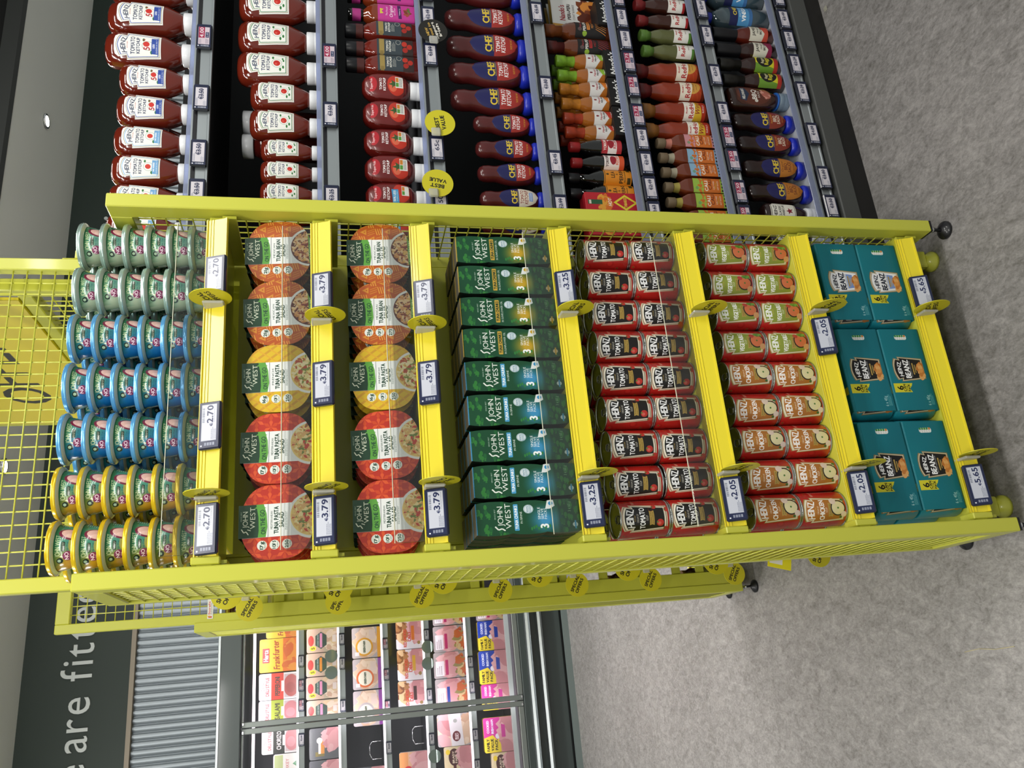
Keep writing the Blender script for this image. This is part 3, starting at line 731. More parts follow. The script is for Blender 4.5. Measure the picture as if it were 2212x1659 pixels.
s = MB(); s.box(-6, 8, FY, FY + .2, 2.665, 3.24); wall = struct('wall_back', s.mesh('wall_fascia', WALLM))
s = MB(); s.box(-6, 8, 4.56, 4.66, 0, 2.66); struct('wall_back_lower', s.mesh('wall_lower', mat('grey_wall', '3a3f40', .6)))
s = MB(); s.box(-6, 8, FY - .01, FY + .12, 2.642, 2.667); struct('trim_1', s.mesh('tan_trim', mat('tan_trim', '8d8272', .5)))
# corrugated steel sheet above the fridge
s = MB(); per = .043; n0 = int(-6 / per); prof = []
for k in range(int(14 / per)):
    for t, d in ((0, 0.), (.12, .004), (.3, .011), (.5, .013), (.7, .011), (.88, .004), (.94, -.004)):
        prof.append((-6 + (k + t) * per, FY + .03 - d))
a = s.add([(x, y, 2.17) for x, y in prof]); b = s.add([(x, y, 2.645) for x, y in prof])
for i in range(len(prof) - 1): s.face((a + i, a + i + 1, b + i + 1, b + i), None, True)
struct('wall_back_cladding', s.mesh('corrugated_sheet', mat('galvanised_steel', '8d9499', .42, metal=.75)))
# ceilings: pale soffit with downlights by the wall, black void over the shop floor
s = MB(); s.box(-6, 8, 2.74, FY + .2, 3.24, 3.30); struct('ceiling', s.mesh('ceiling_soffit', CEIL))
s = MB(); s.box(-6, 8, 2.68, 2.74, 3.235, 3.32); struct('trim_2', s.mesh('soffit_edge', mat('grey_edge', '3c3e3c', .6)))
s = MB(); s.box(-6, 8, -5, 2.70, 3.62, 3.68); struct('ceiling_upper', s.mesh('black_ceiling', BLACKC))
s = MB(); s.box(-6, 8, 2.70, 2.73, 3.3, 3.66); struct('ceiling_step', s.mesh('ceiling_step', BLACKC))
LEDW = mat('downlight_led', 'ffffff', .5, emit='fff6e6', estr=14)
t = MB().lathe([(3.228, .03), (3.231, .034), (3.233, .034)], 24).mesh('downlight_lens', LEDW)
t2 = MB().lathe([(3.229, .036), (3.229, .046), (3.2395, .046), (3.2395, .036)], 24, False, False).mesh('downlight_trim', CHROME)
for i, x in enumerate((1.057, 2.15, 3.307)):
    o = thing('downlight', ['recessed round downlight in the pale ceiling above the pasta and tuna stand', 'recessed downlight in the pale ceiling glimpsed through the yellow header mesh', 'recessed downlight in the pale ceiling above the ketchup shelves'][i], 'ceiling light', (x, 3.23, 0))
    obj('lens', t, o); obj('trim_ring', t2, o)
# white letters on the green fascia
def letters(txt, x, z, capz, width=None, par=wall):
    cu = bpy.data.curves.new('lettering', 'FONT'); cu.extrude = .006; cu.resolution_u = 4
    o = bpy.data.objects.new('lettering', cu); COL.objects.link(o); res = []
    dg = bpy.context.evaluated_depsgraph_get(); cu.body = 'H'; dg.update(); sz = capz / max(v.co.y for v in o.evaluated_get(dg).to_mesh().vertices)
    px = 0.
    for ch in txt:
        if ch == ' ': px += .075; continue
        cu.body = ch; dg = bpy.context.evaluated_depsgraph_get(); dg.update()
        me = bpy.data.meshes.new_from_object(o.evaluated_get(dg)); xs = [v.co.x for v in me.vertices]
        res.append((px - min(xs) * sz, me)); px += (max(xs) - min(xs)) * sz + .026
    k = (width / px) if width else 1.
    for p, me in res:
        me.transform(Matrix(((sz * k, 0, 0, x + p * k), (0, 0, -1, FY - .006), (0, sz, 0, z), (0, 0, 0, 1)))); me.materials.clear(); me.materials.append(mat('grey_lettering', 'c3c8c6', .5))
        obj('letter', me, par)
    bpy.data.objects.remove(o); bpy.data.curves.remove(cu)
letters('are fitted', -.44, 2.869, .165, .93)
letters('e', -.60, 2.869, .165)
letters('ci', 2.86, 2.869, .165)

# ------------------------------------------------------------------ price displays and flags
def esl_kind(w, h, d, screenmat, small=False):
    c = MB().box(-w / 2, w / 2, 0, d, -h / 2, h / 2, .003).mesh('case', NAVY if not small else mat('black_case', '181b26', .35, coat=.3))
    q = MB(); q.quad([(-w / 2 + .002, -.0006, -h / 2 + .002), (w / 2 - .002, -.0006, -h / 2 + .002), (w / 2 - .002, -.0006, h / 2 - .002), (-w / 2 + .002, -.0006, h / 2 - .002)], [(0, 0), (1, 0), (1, 1), (0, 1)])
    return Kind('price_display', 'price display', [('case', c), ('screen', q.mesh('screen', screenmat))])
ESLK = {}
def put_esl(price, loc, tilt, label, small=False, red=False, was=None, group=None):
    k = (price, small, red)
    if k not in ESLK:
        ESLK[k] = esl_kind(.075, .037, .010, esl_small(price, red, was), True) if small else esl_kind(.0905, .0425, .011, esl(price, red, was))
    return ESLK[k].put(loc, label, (tilt, 0, 0), group)
def disc_mesh(m, rim):
    s = MB(); R, n, d = .039, 36, .0006
    P = [(R * math.cos(2 * PI * i / n), R * math.sin(2 * PI * i / n)) for i in range(n)]
    U = [(.5 + x / R / 2, .5 + z / R / 2) for x, z in P]
    a = s.add([(x, -d, z) for x, z in P]); b = s.add([(x, d, z) for x, z in P])
    s.m = 0; s.face(tuple(a + i for i in range(n)), U); s.face(tuple(b + i for i in range(n))[::-1], [(1 - u, v) for u, v in U[::-1]])
    s.m = 1
    for i in range(n): j = (i + 1) % n; s.face((a + j, a + i, b + i, b + j))
    return s.mesh('disc', [m, rim])
CLIP_V = MB().box(-.012, .012, -.004, .004, -.012, .012, .003).mesh('clip', CLIPM)
CLIP_H = MB().box(-.003, .003, -.016, .024, -.020, .020, .003).mesh('clip', CLIPM)
RIMY = mat('flag_edge', 'd8d02c', .4)
FLAGK = {}
def flag_kind(key, words, bg, ink, ang, h=.125):
    if key not in FLAGK: FLAGK[key] = disc_mesh(flag(words, bg, ink, ang, key, h), RIMY if bg != '211f1b' else BLK)
    return FLAGK[key]

# ------------------------------------------------------------------ yellow wire display stands
LZ = [1.7421, 1.5402, 1.3374, 1.0338, .7348, .4425, .1564]
PX0, PX1, PW, PYF, PYR, PZB, PZT = -.0508, .7159, .030, -.02, .232, .060, 1.930
HZT = 2.33
def panel_meshes():
    f = MB(); b = .042; x0, x1 = 0, PW
    f.box(x0, x1, PYF, PYF + b, PZB, PZT, .002); f.box(x0, x1, PYR - .02, PYR, PZB, PZT, .002)
    f.box(x0, x1, PYF + b, PYR - .02, PZT - b, PZT, .002); f.box(x0, x1, PYF + b, PYR - .02, PZB, PZB + b, .002)
    w = MB(); xm = 0; r = .0017; RB = .02
    n = 7
    for i in range(1, n + 1):
        y = PYF + b + (PYR - PYF - b - RB) * i / (n + 1); w.tube((xm + .0015, y, PZB + b), (xm + .0015, y, PZT - b), r, 5)
    k = int((PZT - PZB - 2 * b) / .0268)
    for i in range(1, k + 1):
        z = PZB + b + (PZT - PZB - 2 * b) * i / (k + 1); w.tube((xm - .0015, PYF + b, z), (xm - .0015, PYR - RB, z), r, 5)
    c = MB().box(.001, PW - .001, PYF + .001, PYF + b, PZB - .005, PZB).mesh('end_cap', BLK)
    return f.mesh('panel_frame', YEL), w.mesh('wire_mesh', YEL), c
PANEL, PWIRE, PCAP = panel_meshes()
def foot_meshes():
    pad = MB().lathe([(0, .0225), (.005, .023), (.008, .0215), (.013, .013), (.018, .0075)], 24).mesh('foot_pad', RUBBER)
    st = MB().lathe([(.016, .0045), (.036, .0045), (.0365, .007), (.044, .007), (.0445, .0045), (.062, .0045)], 12).mesh('foot_stem', CHROME)
    return pad, st
FPAD, FSTEM = foot_meshes()
XL0, XL1 = -.004, .669
def shelf_meshes():
    deck = MB().box(-.018, .683, .006, .20, -.030, -.003, .002)
    deck.box(-.016, -.010, .0, .20, -.055, -.028); deck.box(.676, .682, .0, .20, -.055, -.028)
    # ticket rail: slanted channel with grooves along its top third
    L = math.hypot(.015, .04)
    def pt(t, d):
        ux, uz = -.015 / L, -.04 / L; nx, nz = -.04 / L, .015 / L   # outward normal: forward and up
        return (ux * t * L + nx * d, uz * t * L + nz * d)
    prof = [pt(0, .003), pt(.05, .003), pt(.06, .0), pt(.14, .0), pt(.15, .0015), pt(.20, .0015), pt(.21, 0), pt(.29, 0), pt(.30, .0015), pt(.34, .0015), pt(.36, .0), pt(.90, .0), pt(.92, .0022), pt(1., .0022), pt(1., -.005), pt(0, -.005)]
    rail = MB().prism(prof[::-1], XL0, XL1)
    ris = MB().box(.002, .664, .001, .0035, -.002, .056, .001)
    brk = MB().box(-.0185, -.004, -.012, .03, -.045, .004, .002); brk.box(-.0195, -.0185, -.008, .006, -.03, -.006)
    return deck.mesh('deck', YEL), rail.mesh('ticket_rail', YPL), ris.mesh('riser', ACR), brk.mesh('bracket', YEL)
DECK, RAIL, RISER, BRKT = shelf_meshes()
RISEDGE = MB().box(.002, .664, .0012, .0033, .056, .0572).mesh('riser_edge_glint', ACRE)  # pale strip painting the bright glint along the riser's top
lv = MB(); lv.box(-.022, .022, -.012, .016, .028, .118, .003); lv.lathe([(.0, .026), (.008, .026), (.014, .021), (.028, .016)], 24, cy=.004); lv.m = 1; lv.box(-.010, .012, -.0125, -.0115, .058, .066)
LEVB = lv.mesh('levelling_bracket', [YEL, YDK])
def stand(label, loc, rot, risers):
    R = thing('display_stand', label, 'display stand', loc, rot)
    for x in (PX0, PX1 - PW):
        p = obj('side_panel', PANEL, R, (x, 0, 0)); q = obj('wire_mesh', PWIRE, p, (.0045 if x < .3 else PW - .0045, 0, 0)); q['kind'] = 'stuff'
        obj('end_cap', PCAP, p)
        for y in (.0, .212):
            fo = obj('foot', FPAD, R, (x + PW / 2, y, 0)); obj('foot_stem', FSTEM, fo)
    for i, z in enumerate(LZ):
        dz = .0085 if i == 6 else 0
        d = obj('shelf', DECK, R, (0, 0, z - dz)); obj('ticket_rail', RAIL, d, (0, 0, dz)); obj('bracket', BRKT, d, (0, 0, dz))
        if i in risers: obj('riser_edge_glint', RISEDGE, obj('riser', RISER, d))
    for x in (.018, .650):
        obj('levelling_bracket', LEVB, R, (x, .066, 0))
    # back: folded uprights with slats between
    up = MB(); up.box(0, .045, .208, .230, .08, 1.78, .002); up.box(.045, .050, .200, .230, .08, 1.78)
    um = up.mesh('upright', YEL); obj('upright', um, R, (-.019, 0, 0)); um2 = MB().box(0, .045, .208, .230, .08, 1.78, .002).mesh('upright', YEL); obj('upright', um2, R, (.640, 0, 0))
    sl = MB().box(.03, .64, .214, .222, -.016, .016, .002); sl.m = 1
    for x in (.052, .30, .36, .60): sl.box(x, x + .010, .2135, .2225, -.006, .001)
    slm = sl.mesh('back_slat', [YEL, YDK])
    for k in range(19): obj('back_slat', slm, R, (0, 0, .12 + k * .0915))
    bp = MB().box(.03, .64, .196, .200, 1.0, 1.70); 
    obj('back_panel', bp.mesh('back_panel', YEL), R)
    # header frame with mesh
    h = MB(); x0, x1, z0 = -.019, .690, 1.78; b = .028
    h.box(x0, x0 + b, .205, .230, z0, HZT, .002); h.box(x1 - b, x1, .205, .230, z0, HZT, .002); h.box(x0 + b, x1 - b, .205, .230, HZT - b - .012, HZT, .002); h.box(x0 + b, x1 - b, .205, .230, z0, z0 + b, .002)
    if risers: h.box(x1 + .001, x1 + .022, .205, .230, z0, 2.045, .002); h.tube((x1 + .004, .218, 2.04), (x1 + .004, .218, 2.072), .004, 8)
    hd = obj('header_frame', h.mesh('header_frame', YEL), R)
    w = MB(); n = int((x1 - x0 - 2 * b) / .0262)
    for i in range(1, n + 1): x = x0 + b + (x1 - x0 - 2 * b) * i / (n + 1); w.tube((x, .2185, z0 + b), (x, .2185, HZT - b), .0016, 5)
    k = int((HZT - z0 - 2 * b) / .0275)
    for i in range(1, k + 1): z = z0 + b + (HZT - z0 - 2 * b) * i / (k + 1); w.tube((x0 + b, .2155, z), (x1 - b, .2155, z), .0016, 5)
    q = obj('wire_mesh', w.mesh('wire_mesh', YEL), hd); q['kind'] = 'stuff'
    return R
stand('yellow wire mesh promotional stand full of tuna, soup and beans, facing the camera', (0, 0, 0), 0, (0, 1, 2, 3, 4))
st3 = stand('yellow wire mesh stand seen from behind, beyond the tuna and soup stand', (.681, 1.502, 0), PI, ())
# small white sticker on the far stand's header (seen from behind)
stk = simple('storefit_sticker', 220, 60, 'e9e7ea', [('r', .05, .2, .12, .8, 'c8442a'), ('r', .09, .1, .15, .5, 'e0a030'), ('t', 'Storefit', .52, .35, .34, 'c83a32', .62, 1), ('l', .2, .62, .9, .9, 2, '8a8690')])
q = MB(); q.quad([(-.032, 0, -.0085), (.032, 0, -.0085), (.032, 0, .0085), (-.032, 0, .0085)], [(0, 0), (1, 0), (1, 1), (0, 1)])
obj('sticker', q.mesh('sticker', stk), st3, (.681 - .036, .2315, 1.884), (0, 0, PI), label='white sticker with red lettering')

# end cap between the two stands: shelves whose lips face the left aisle, tall header with a sign
E_ = thing('end_cap_unit', 'yellow end of aisle shelving between the two wire stands, with a tall sign header', 'display stand', (0, 0, 0))
dk = MB().box(.075, .62, .27, 1.20, -.03, -.003, .002).mesh('deck', YEL)
rl = MB(); rl.box(.058, .068, .27, 1.20, -.040, 0, .002); rlm = rl.mesh('ticket_rail', YPL)
EZ = [1.765, 1.495, 1.232, .97, .712, .445, .13]
for z in EZ:
    d = obj('shelf', dk, E_, (0, 0, z)); obj('ticket_rail', rlm, d)
obj('base', MB().box(.075, .62, .262, 1.22, 0, .098, .003).mesh('base', mat('black_kick', '141312', .45)), E_)
obj('back_panel', MB().box(.625, .645, .27, 1.22, .03, 1.9).mesh('back_panel', YEL), E_)
h = MB(); b = .03
for y in (.262, 1.20): h.box(.64, .67, y, y + b, 0.02, 2.75, .002)
h.box(.64, .67, .292, 1.20, 2.72, 2.75); h.box(.64, .67, .292, 1.20, 2.15, 2.18, .002); h.box(.64, .67, .292, 1.20, 1.90, 1.93, .002)
hd = obj('header_frame', h.mesh('header_frame', YEL), E_)
w = MB()
for i in range(1, 34): y = .292 + .908 * i / 34; w.tube((.655, y, 1.93), (.655, y, 2.15), .0016, 5)
for i in range(1, 8): z = 1.93 + .22 * i / 8; w.tube((.658, .292, z), (.658, 1.20, z), .0016, 5)
q = obj('wire_mesh', w.mesh('wire_mesh', YEL), hd); q['kind'] = 'stuff'
sg = simple('sign_special_offers', 900, 560, 'e2cf3c', [('t', 'SPECIAL', .5, .28, .26, '2b2a22', .80, 2), ('t', 'OFFERS', .55, .66, .22, '2b2a22', .66, 2)])
q = MB(); q.quad([(.634, 1.19, 2.18), (.634, .30, 2.18), (.634, .30, 2.70), (.634, 1.19, 2.70)], [(0, 0), (1, 0), (1, 1), (0, 1)])
sb = obj('sign_board', MB().box(.635, .642, .30, 1.19, 2.18, 2.70).mesh('sign_board', mat('sign_yellow', 'e2cf3c', .5)), E_, label='yellow sign board lettered SPECIAL OFFERS'); obj('sign_print', q.mesh('sign_print', sg), sb)

# ------------------------------------------------------------------ sauce gondola
GY = .225
GZ = [1.824, 1.518, 1.255, .946, .692, .432, .162]
GX0, GX1 = .72, 3.4
G = thing('shelving_unit', 'black supermarket shelving run holding ketchup and sauces behind the yellow stand', 'shelving')
obj('back_panel', MB().box(GX0, GX1, .66, .70, .06, 1.93).mesh('back_panel', DARK), G)
obj('end_panel', MB().box(GX0 - .02, GX0, .26, .70, .06, 1.93).mesh('end_panel', DARK), G)
obj('base_panel', MB().box(GX0, GX1, .205, .66, .055, .110, .003).mesh('base_panel', mat('grey_base', '4a4c4a', .5)), G)
obj('kick_strip', MB().box(GX0, GX1, .212, .62, 0, .056).mesh('kick_strip', mat('black_kick', '141312', .45)), G)
gd = MB().box(GX0, GX1, .232, .66, -.032, -.004, .002).mesh('deck', DARK)
gdw = MB().box(GX0, GX1, .232, .66, -.032, -.004, .002).mesh('deck', mat('pale_deck', 'b9bdc4', .4))
prof = [(GY, 0), (GY - .003, 0), (GY - .003, -.004), (GY, -.006), (GY, -.013), (GY - .004, -.015), (GY - .004, -.036), (GY - .006, -.038), (GY - .006, -.042), (GY + .008, -.042), (GY + .008, 0)]
gr = MB().prism(prof[::-1], GX0, GX1).mesh('price_rail', ALU)
gb = MB().box(GX0, GX1, GY - .002, GY, -.013, -.005).mesh('rail_groove', BLK)
gf = MB(); gf.box(GX0, GX1, .226, .2285, -.002, .017, .0008); gfm = gf.mesh('clear_front', FROST)
gfl = MB(); gfl.box(GX0, GX1, .226, .2285, -.002, .011, .0008); gflm = gfl.mesh('clear_front', FROST)
for i, z in enumerate(GZ):
    d = obj('shelf', gdw if i in (2, 6) else gd, G, (0, 0, z)); r = obj('price_rail', gr, d); obj('rail_groove', gb, d)
    obj('clear_front', gfm if i >= 3 else gflm, d)

# ------------------------------------------------------------------ chilled wall cabinet at the back
FRY = 3.90
FG = mat('fridge_dark_grey', '3b4443', .35, coat=.2); FGL = mat('fridge_grey', '6f7a78', .4); FIN = mat('fridge_liner', '3a3942', .6)
FR = thing('chilled_cabinet', 'glass fronted chilled cabinet of cooked meats along the far wall', 'fridge')
FX0, FX1 = -3.0, 3.0
obj('header_panel', MB().box(FX0, FX1, FRY - .04, FRY + .5, 2.048, 2.18, .004).mesh('header_panel', FG), FR)
obj('header_trim', MB().box(FX0, FX1, FRY - .045, FRY - .03, 2.166, 2.182, .002).mesh('header_trim', STEEL), FR)
obj('liner', MB().box(FX0, FX1, 4.42, 4.48, .3, 2.05).box(FX0, FX1, FRY + .02, 4.44, .33, .372).mesh('liner', FIN), FR)
obj('base_front', MB().box(FX0, FX1, FRY - .01, FRY + .5, .05, .335, .004).mesh('base_front', FG), FR)
for z in (.297, .216): obj('bumper_rail', MB().prism([(FRY - .05, z - .034), (FRY - .062, z - .02), (FRY - .055, z - .004), (FRY - .035, z), (FRY - .012, z), (FRY - .012, z - .036)], FX0, FX1).mesh('bumper_rail', STEEL), FR)
obj('kick_plate', MB().box(FX0, FX1, FRY - .005, FRY + .03, .075, .14).box(FX0, FX1, FRY - .035, FRY, .0, .035).mesh('kick_plate', FGL), FR)
obj('vent_grille', MB().box(FX0, FX1, FRY + .01, FRY + .04, .03, .08).mesh('vent_grille', RUBBER), FR)
STRIP = mat('shelf_led_strip', 'ffffff', .5, emit='fdf0fa', estr=1.0); TUBE = mat('top_led_tube', 'ffffff', .5, emit='ffe6f4', estr=2.2)
FZ = [1.735, 1.485, 1.212, .946, .670]
fd = MB().box(FX0, FX1, 4.035, 4.42, -.02, -.004).mesh('deck', FIN)
frl = MB().prism([(4.028, -.012), (4.020, -.046), (4.030, -.046), (4.036, -.012)][::-1], FX0, FX1).mesh('price_rail', mat('fridge_rail', '8f9796', .4))
fst = MB().box(FX0, FX1, 4.024, 4.034, -.013, .001).mesh('light_strip', STRIP)
for z in FZ:
    d = obj('shelf', fd, FR, (0, 0, z)); obj('price_rail', frl, d); obj('light_strip', fst, d)
obj('sill_rail', MB().prism([(4.02, .396), (4.0, .36), (4.0, .335), (4.05, .335), (4.05, .396)][::-1], FX0, FX1).mesh('sill_rail', mat('fridge_sill', 'a6b0ae', .4)), FR)
obj('light_tube', MB().box(FX0, FX1, 3.965, 3.985, 1.975, 1.99).mesh('light_tube', TUBE), FR)
for x0, x1, lb in ((-1.32, -.407, 0), (-.403, .51, 0), (.514, 1.43, 0)):
    fm = MB(); b = .032
    fm.box(x0, x0 + b, FRY, FRY + .03, .336, 2.045, .003); fm.box(x1 - b, x1, FRY, FRY + .03, .336, 2.045, .003); fm.box(x0 + b, x1 - b, FRY, FRY + .03, 2.035, 2.045); fm.box(x0 + b, x1 - b, FRY, FRY + .03, .336, .37, .003)
    dr = obj('door', fm.mesh('door_frame', mat('door_profile', '858b88', .35, metal=.5)), FR)
    obj('glass', MB().box(x0 + b, x1 - b, FRY + .012, FRY + .018, .37, 2.035).mesh('glass', ACR), dr)
    for z in (2.03, .34):
        for x in (x0 + .012, x1 - .03): obj('hinge', MB().box(x, x + .018, FRY - .008, FRY, z, z + .012, .002).mesh('hinge', CHROME), dr)
for x in (-1.30, -.405, .512, 1.40): lamp('cabinet_door_fill', (x, 3.935, 1.2), .02, 1.6, 1.6, (1, .91, .97), target=(x + (.02 if x < 0 else -.02), 4.4, 1.2))  # unseen strips added at the door posts to brighten the packs
lamp('cabinet_top_lamp', (-.1, 3.975, 2.0), 2.6, .03, 9, (1, .9, .97), target=(-.1, 4.14, .9))
for z in FZ: lamp('cabinet_shelf_lamp', (-.1, 4.015, z - .052), 2.6, .012, 2.4, (1, .92, .98), target=(-.1, 4.10, z - .32))
# ------------------------------------------------------------------ goods on the yellow stand
def quad_front(w, h, m, name, y=0., z0=0., xc=0.):
    q = MB(); q.quad([(xc - w / 2, y, z0), (xc + w / 2, y, z0), (xc + w / 2, y, z0 + h), (xc - w / 2, y, z0 + h)], [(0, 0), (1, 0), (1, 1), (0, 1)]); return q.mesh(name, m)
def side(i, n=None): return ORD[i]          # counted from the sauce shelves' side
# --- tuna pots: seven stacks of six, two deep
POTC = {'oil': 'e6c21e', 'brine': '5fa8de', 'spring': 'b8d4c8'}
POTN = {'oil': 'yellow', 'brine': 'blue', 'spring': 'pale silver'}
CLEARCUP = mat('clear_pot', 'c9d2c0', .12, coat=.5)
POTK = {}
for k in POTC:
    cup = MB().lathe([(0, .0335), (.002, .0345), (.029, .0412)], 36, uvs=[0, .06, 1]).mesh('cup', pot(k))
    sk = MB().lathe([(.0285, .0412), (.0305, .0455), (.0325, .0478)], 36, False, False).mesh('rim_skirt', CLEARCUP)
    lid = MB().lathe([(.0325, .0478), (.0335, .0484), (.0362, .0484), (.0372, .0474), (.0395, .0474), (.0406, .0468), (.0400, .043), (.0385, .042)], 40, False, True).mesh('foil_lid', mat('lid_' + POTN[k], POTC[k], .22, metal=.35 if k != 'spring' else .6, coat=.4))
    POTK[k] = Kind('fridge_pot', 'tuna pot', [('cup', cup), ('rim_skirt', sk), ('foil_lid', lid)])
PXS = [.6358, .5365, .4350, .3347, .2350, .1340, .0355]
LAYER = ['top', 'second', 'third', 'fourth', 'fifth', 'bottom']
for c, x in enumerate(PXS):
    k = 'spring' if c < 2 else 'brine' if c < 5 else 'oil'
    for row in (0, 1):
        for i in range(6):
            z = 1.7405 + .0408 * (5 - i)
            lb = f"{POTN[k]} lidded tuna pot, {LAYER[i]} of the {ORD[c]} front stack from the sauce shelves" if row == 0 else f"{POTN[k]} lidded tuna pot behind the {ORD[c]} front stack from the sauces, {LAYER[i]} layer"
            POTK[k].put((x + random.uniform(-.0012, .0012), .057 + .0985 * row, z), lb, -.16 + random.uniform(-.12, .12), 'tuna pots on the top shelf of the stand')
# --- salad bowls standing on edge
def bowl_kind(k):
    hw, hh, e, n = .0690, .0665, 1.74, 48
    P = []
    for i in range(n):
        t = 2 * PI * i / n; P.append((hw * math.copysign(abs(math.cos(t)) ** (2 / 1.7), math.cos(t)), hh * math.copysign(abs(math.sin(t)) ** (2 / 3.2), math.sin(t))))
    U = [(.5 + x / hw / 2, .5 + z / hh / 2) for x, z in P]
    lid = MB().extrude_y(P, 0, .002, U).mesh('printed_lid', bowl_lid(k))
    b = MB(); R = []
    for y, sc in ((.002, 1.0), (.004, 1.0), (.005, .95), (.02, .90), (.036, .78), (.042, .64)): R.append([(x * sc, y, z * sc) for x, z in P])
    b.rings(R[::-1] if False else [r[::-1] for r in R])
    bw = b.mesh('bowl', mat('bowl_' + k, {'bean': '8a4a24', 'french': 'a88a2c', 'medi': '8c2e1c'}[k], .2, coat=.5))
    x0, x1 = -.0274, .033; zt, zb = hh + .0015, .0165
    s = MB(); s.quad([(x0, -.001, zb), (x1, -.001, zb), (x1, -.001, zt), (x0, -.001, zt)], [(0, 0), (1, 0), (1, 1), (0, 1)])
    s.quad([(x0, -.001, zt), (x1, -.001, zt), (x1, .03, zt), (x0, .03, zt)], [(0, .98), (1, .98), (1, 1), (0, 1)])
    s.quad([(x0, .03, zt - .03), (x1, .03, zt - .03), (x1, .03, zt), (x0, .03, zt)][::-1], [(0, .98), (1, .98), (1, 1), (0, 1)])
    return Kind('salad_bowl', 'salad bowl', [('printed_lid', lid), ('bowl', bw), ('card_sleeve', s.mesh('card_sleeve', SLV))])
SLV = bowl_sleeve()
BK = {k: bowl_kind(k) for k in PAT}
BXS = [.6107, .4730, .3345, .1945, .0560]; BKIND = ['bean', 'bean', 'french', 'medi', 'medi']
BN = {'bean': 'orange patterned bean', 'french': 'yellow striped pasta', 'medi': 'red patterned pasta'}
for s, (zd, sw) in enumerate(((1.538, 'second'), (1.335, 'third'))):
    for c, x in enumerate(BXS):
        for r in range(4):
            lb = f"{BN[BKIND[c]]} salad bowl, front of {ORD[c]} row from the sauce shelves, {sw} shelf" if r == 0 else f"{BN[BKIND[c]]} salad bowl, {('', 'second', 'third', 'rearmost')[r]} in {ORD[c]} row from the sauces, {sw} shelf"
            BK[BKIND[c]].put((x + (0 if r == 0 else random.uniform(-.006, .003)), .014 + .0455 * r, zd + .0655 - .0015 * r), lb, (-.10, random.uniform(-.03, .03), random.uniform(-.03, .03)), f'salad bowls on the {sw} shelf of the stand')
# --- tuna three-packs
CARD = mat('sleeve_edge', '16241c', .5); TIN = mat('tin', 'b9bcb8', .25, metal=1.); CARDB = mat('card_back', '8f887c', .7)
def tuna_kind(k):
    H, D = .206, .040
    def hw(t):
        u = (t * 3) % 1; return .0298 + .0032 * math.sin(PI * u) ** .7
    n = 30; zs = [H * i / n for i in range(n + 1)]
    out = [(hw(i / n), z) for i, z in enumerate(zs)] + [(-hw(i / n), z) for i, z in list(enumerate(zs))[::-1]]
    s = MB()
    s.m = 1; a = s.add([(x, .0002, z) for x, z in out]); b = s.add([(x, D, z) for x, z in out]); N = len(out)
    for i in range(N): j = (i + 1) % N; s.face((a + i, b + i, b + j, a + j))
    s.face(tuple(b + i for i in range(N))[::-1])
    s.m = 0
    for i in range(n):
        l0, r0, l1, r1 = -hw(i / n), hw(i / n), -hw((i + 1) / n), hw((i + 1) / n); f = lambda x: .5 + x / .066
        s.quad([(l0, 0, zs[i]), (r0, 0, zs[i]), (r1, 0, zs[i + 1]), (l1, 0, zs[i + 1])], [(f(l0), zs[i] / H), (f(r0), zs[i] / H), (f(r1), zs[i + 1] / H), (f(l1), zs[i + 1] / H)])
    tops = MB().box(-.0296, .0296, .0005, D - .0005, H, H + .0008).mesh('top_flap', CARDB)
    t2 = MB().box(-.03, .03, .0, .0015, H - .001, H + .001).mesh('top_edge', mat('edge_' + k, 'c9a83a' if k == 'oil' else '3f96c8', .5))
    ends = []
    for i in range(3):
        zc = H * (i + .5) / 3; m = MB()
        for sx in (-1, 1):
            m.box(sx * .0318 - .0006, sx * .0318 + .0006, .009, .033, zc - .012, zc + .012)
        ends.append(('tin_side', m.mesh('tin_side', TIN if k == 'x' else CARD)))
    bc = MB(); bc.quad([(.0335, .008, H * .36), (.0335, .034, H * .36), (.0335, .034, H * .6), (.0335, .008, H * .6)], [(0, 0), (1, 0), (1, 1), (0, 1)])
    return Kind('tuna_multipack', 'tuna multipack', [('card_sleeve', s.mesh('card_sleeve', [tuna(k), CARD])), ('top_flap', tops), ('top_edge', t2)] + ends)
TK = {k: tuna_kind(k) for k in ('oil', 'brine')}
for c in range(9):
    k = 'oil' if c < 4 else 'brine'
    for r in range(4):
        nm = 'green tuna three-pack with yellow sunburst' if k == 'oil' else 'green tuna three-pack with blue sunburst'
        lb = f"{nm}, front of {ORD[c]} column from the sauces" if r == 0 else f"{nm}, {('', 'second', 'third', 'rearmost')[r]} in {ORD[c]} column from the sauces"
        TK[k].put((.6241 - .0731 * c + random.uniform(-.0008, .0008), .012 + .0435 * r, 1.0312), lb, random.uniform(-.03, .02), 'tuna multipacks on the fourth shelf of the stand')
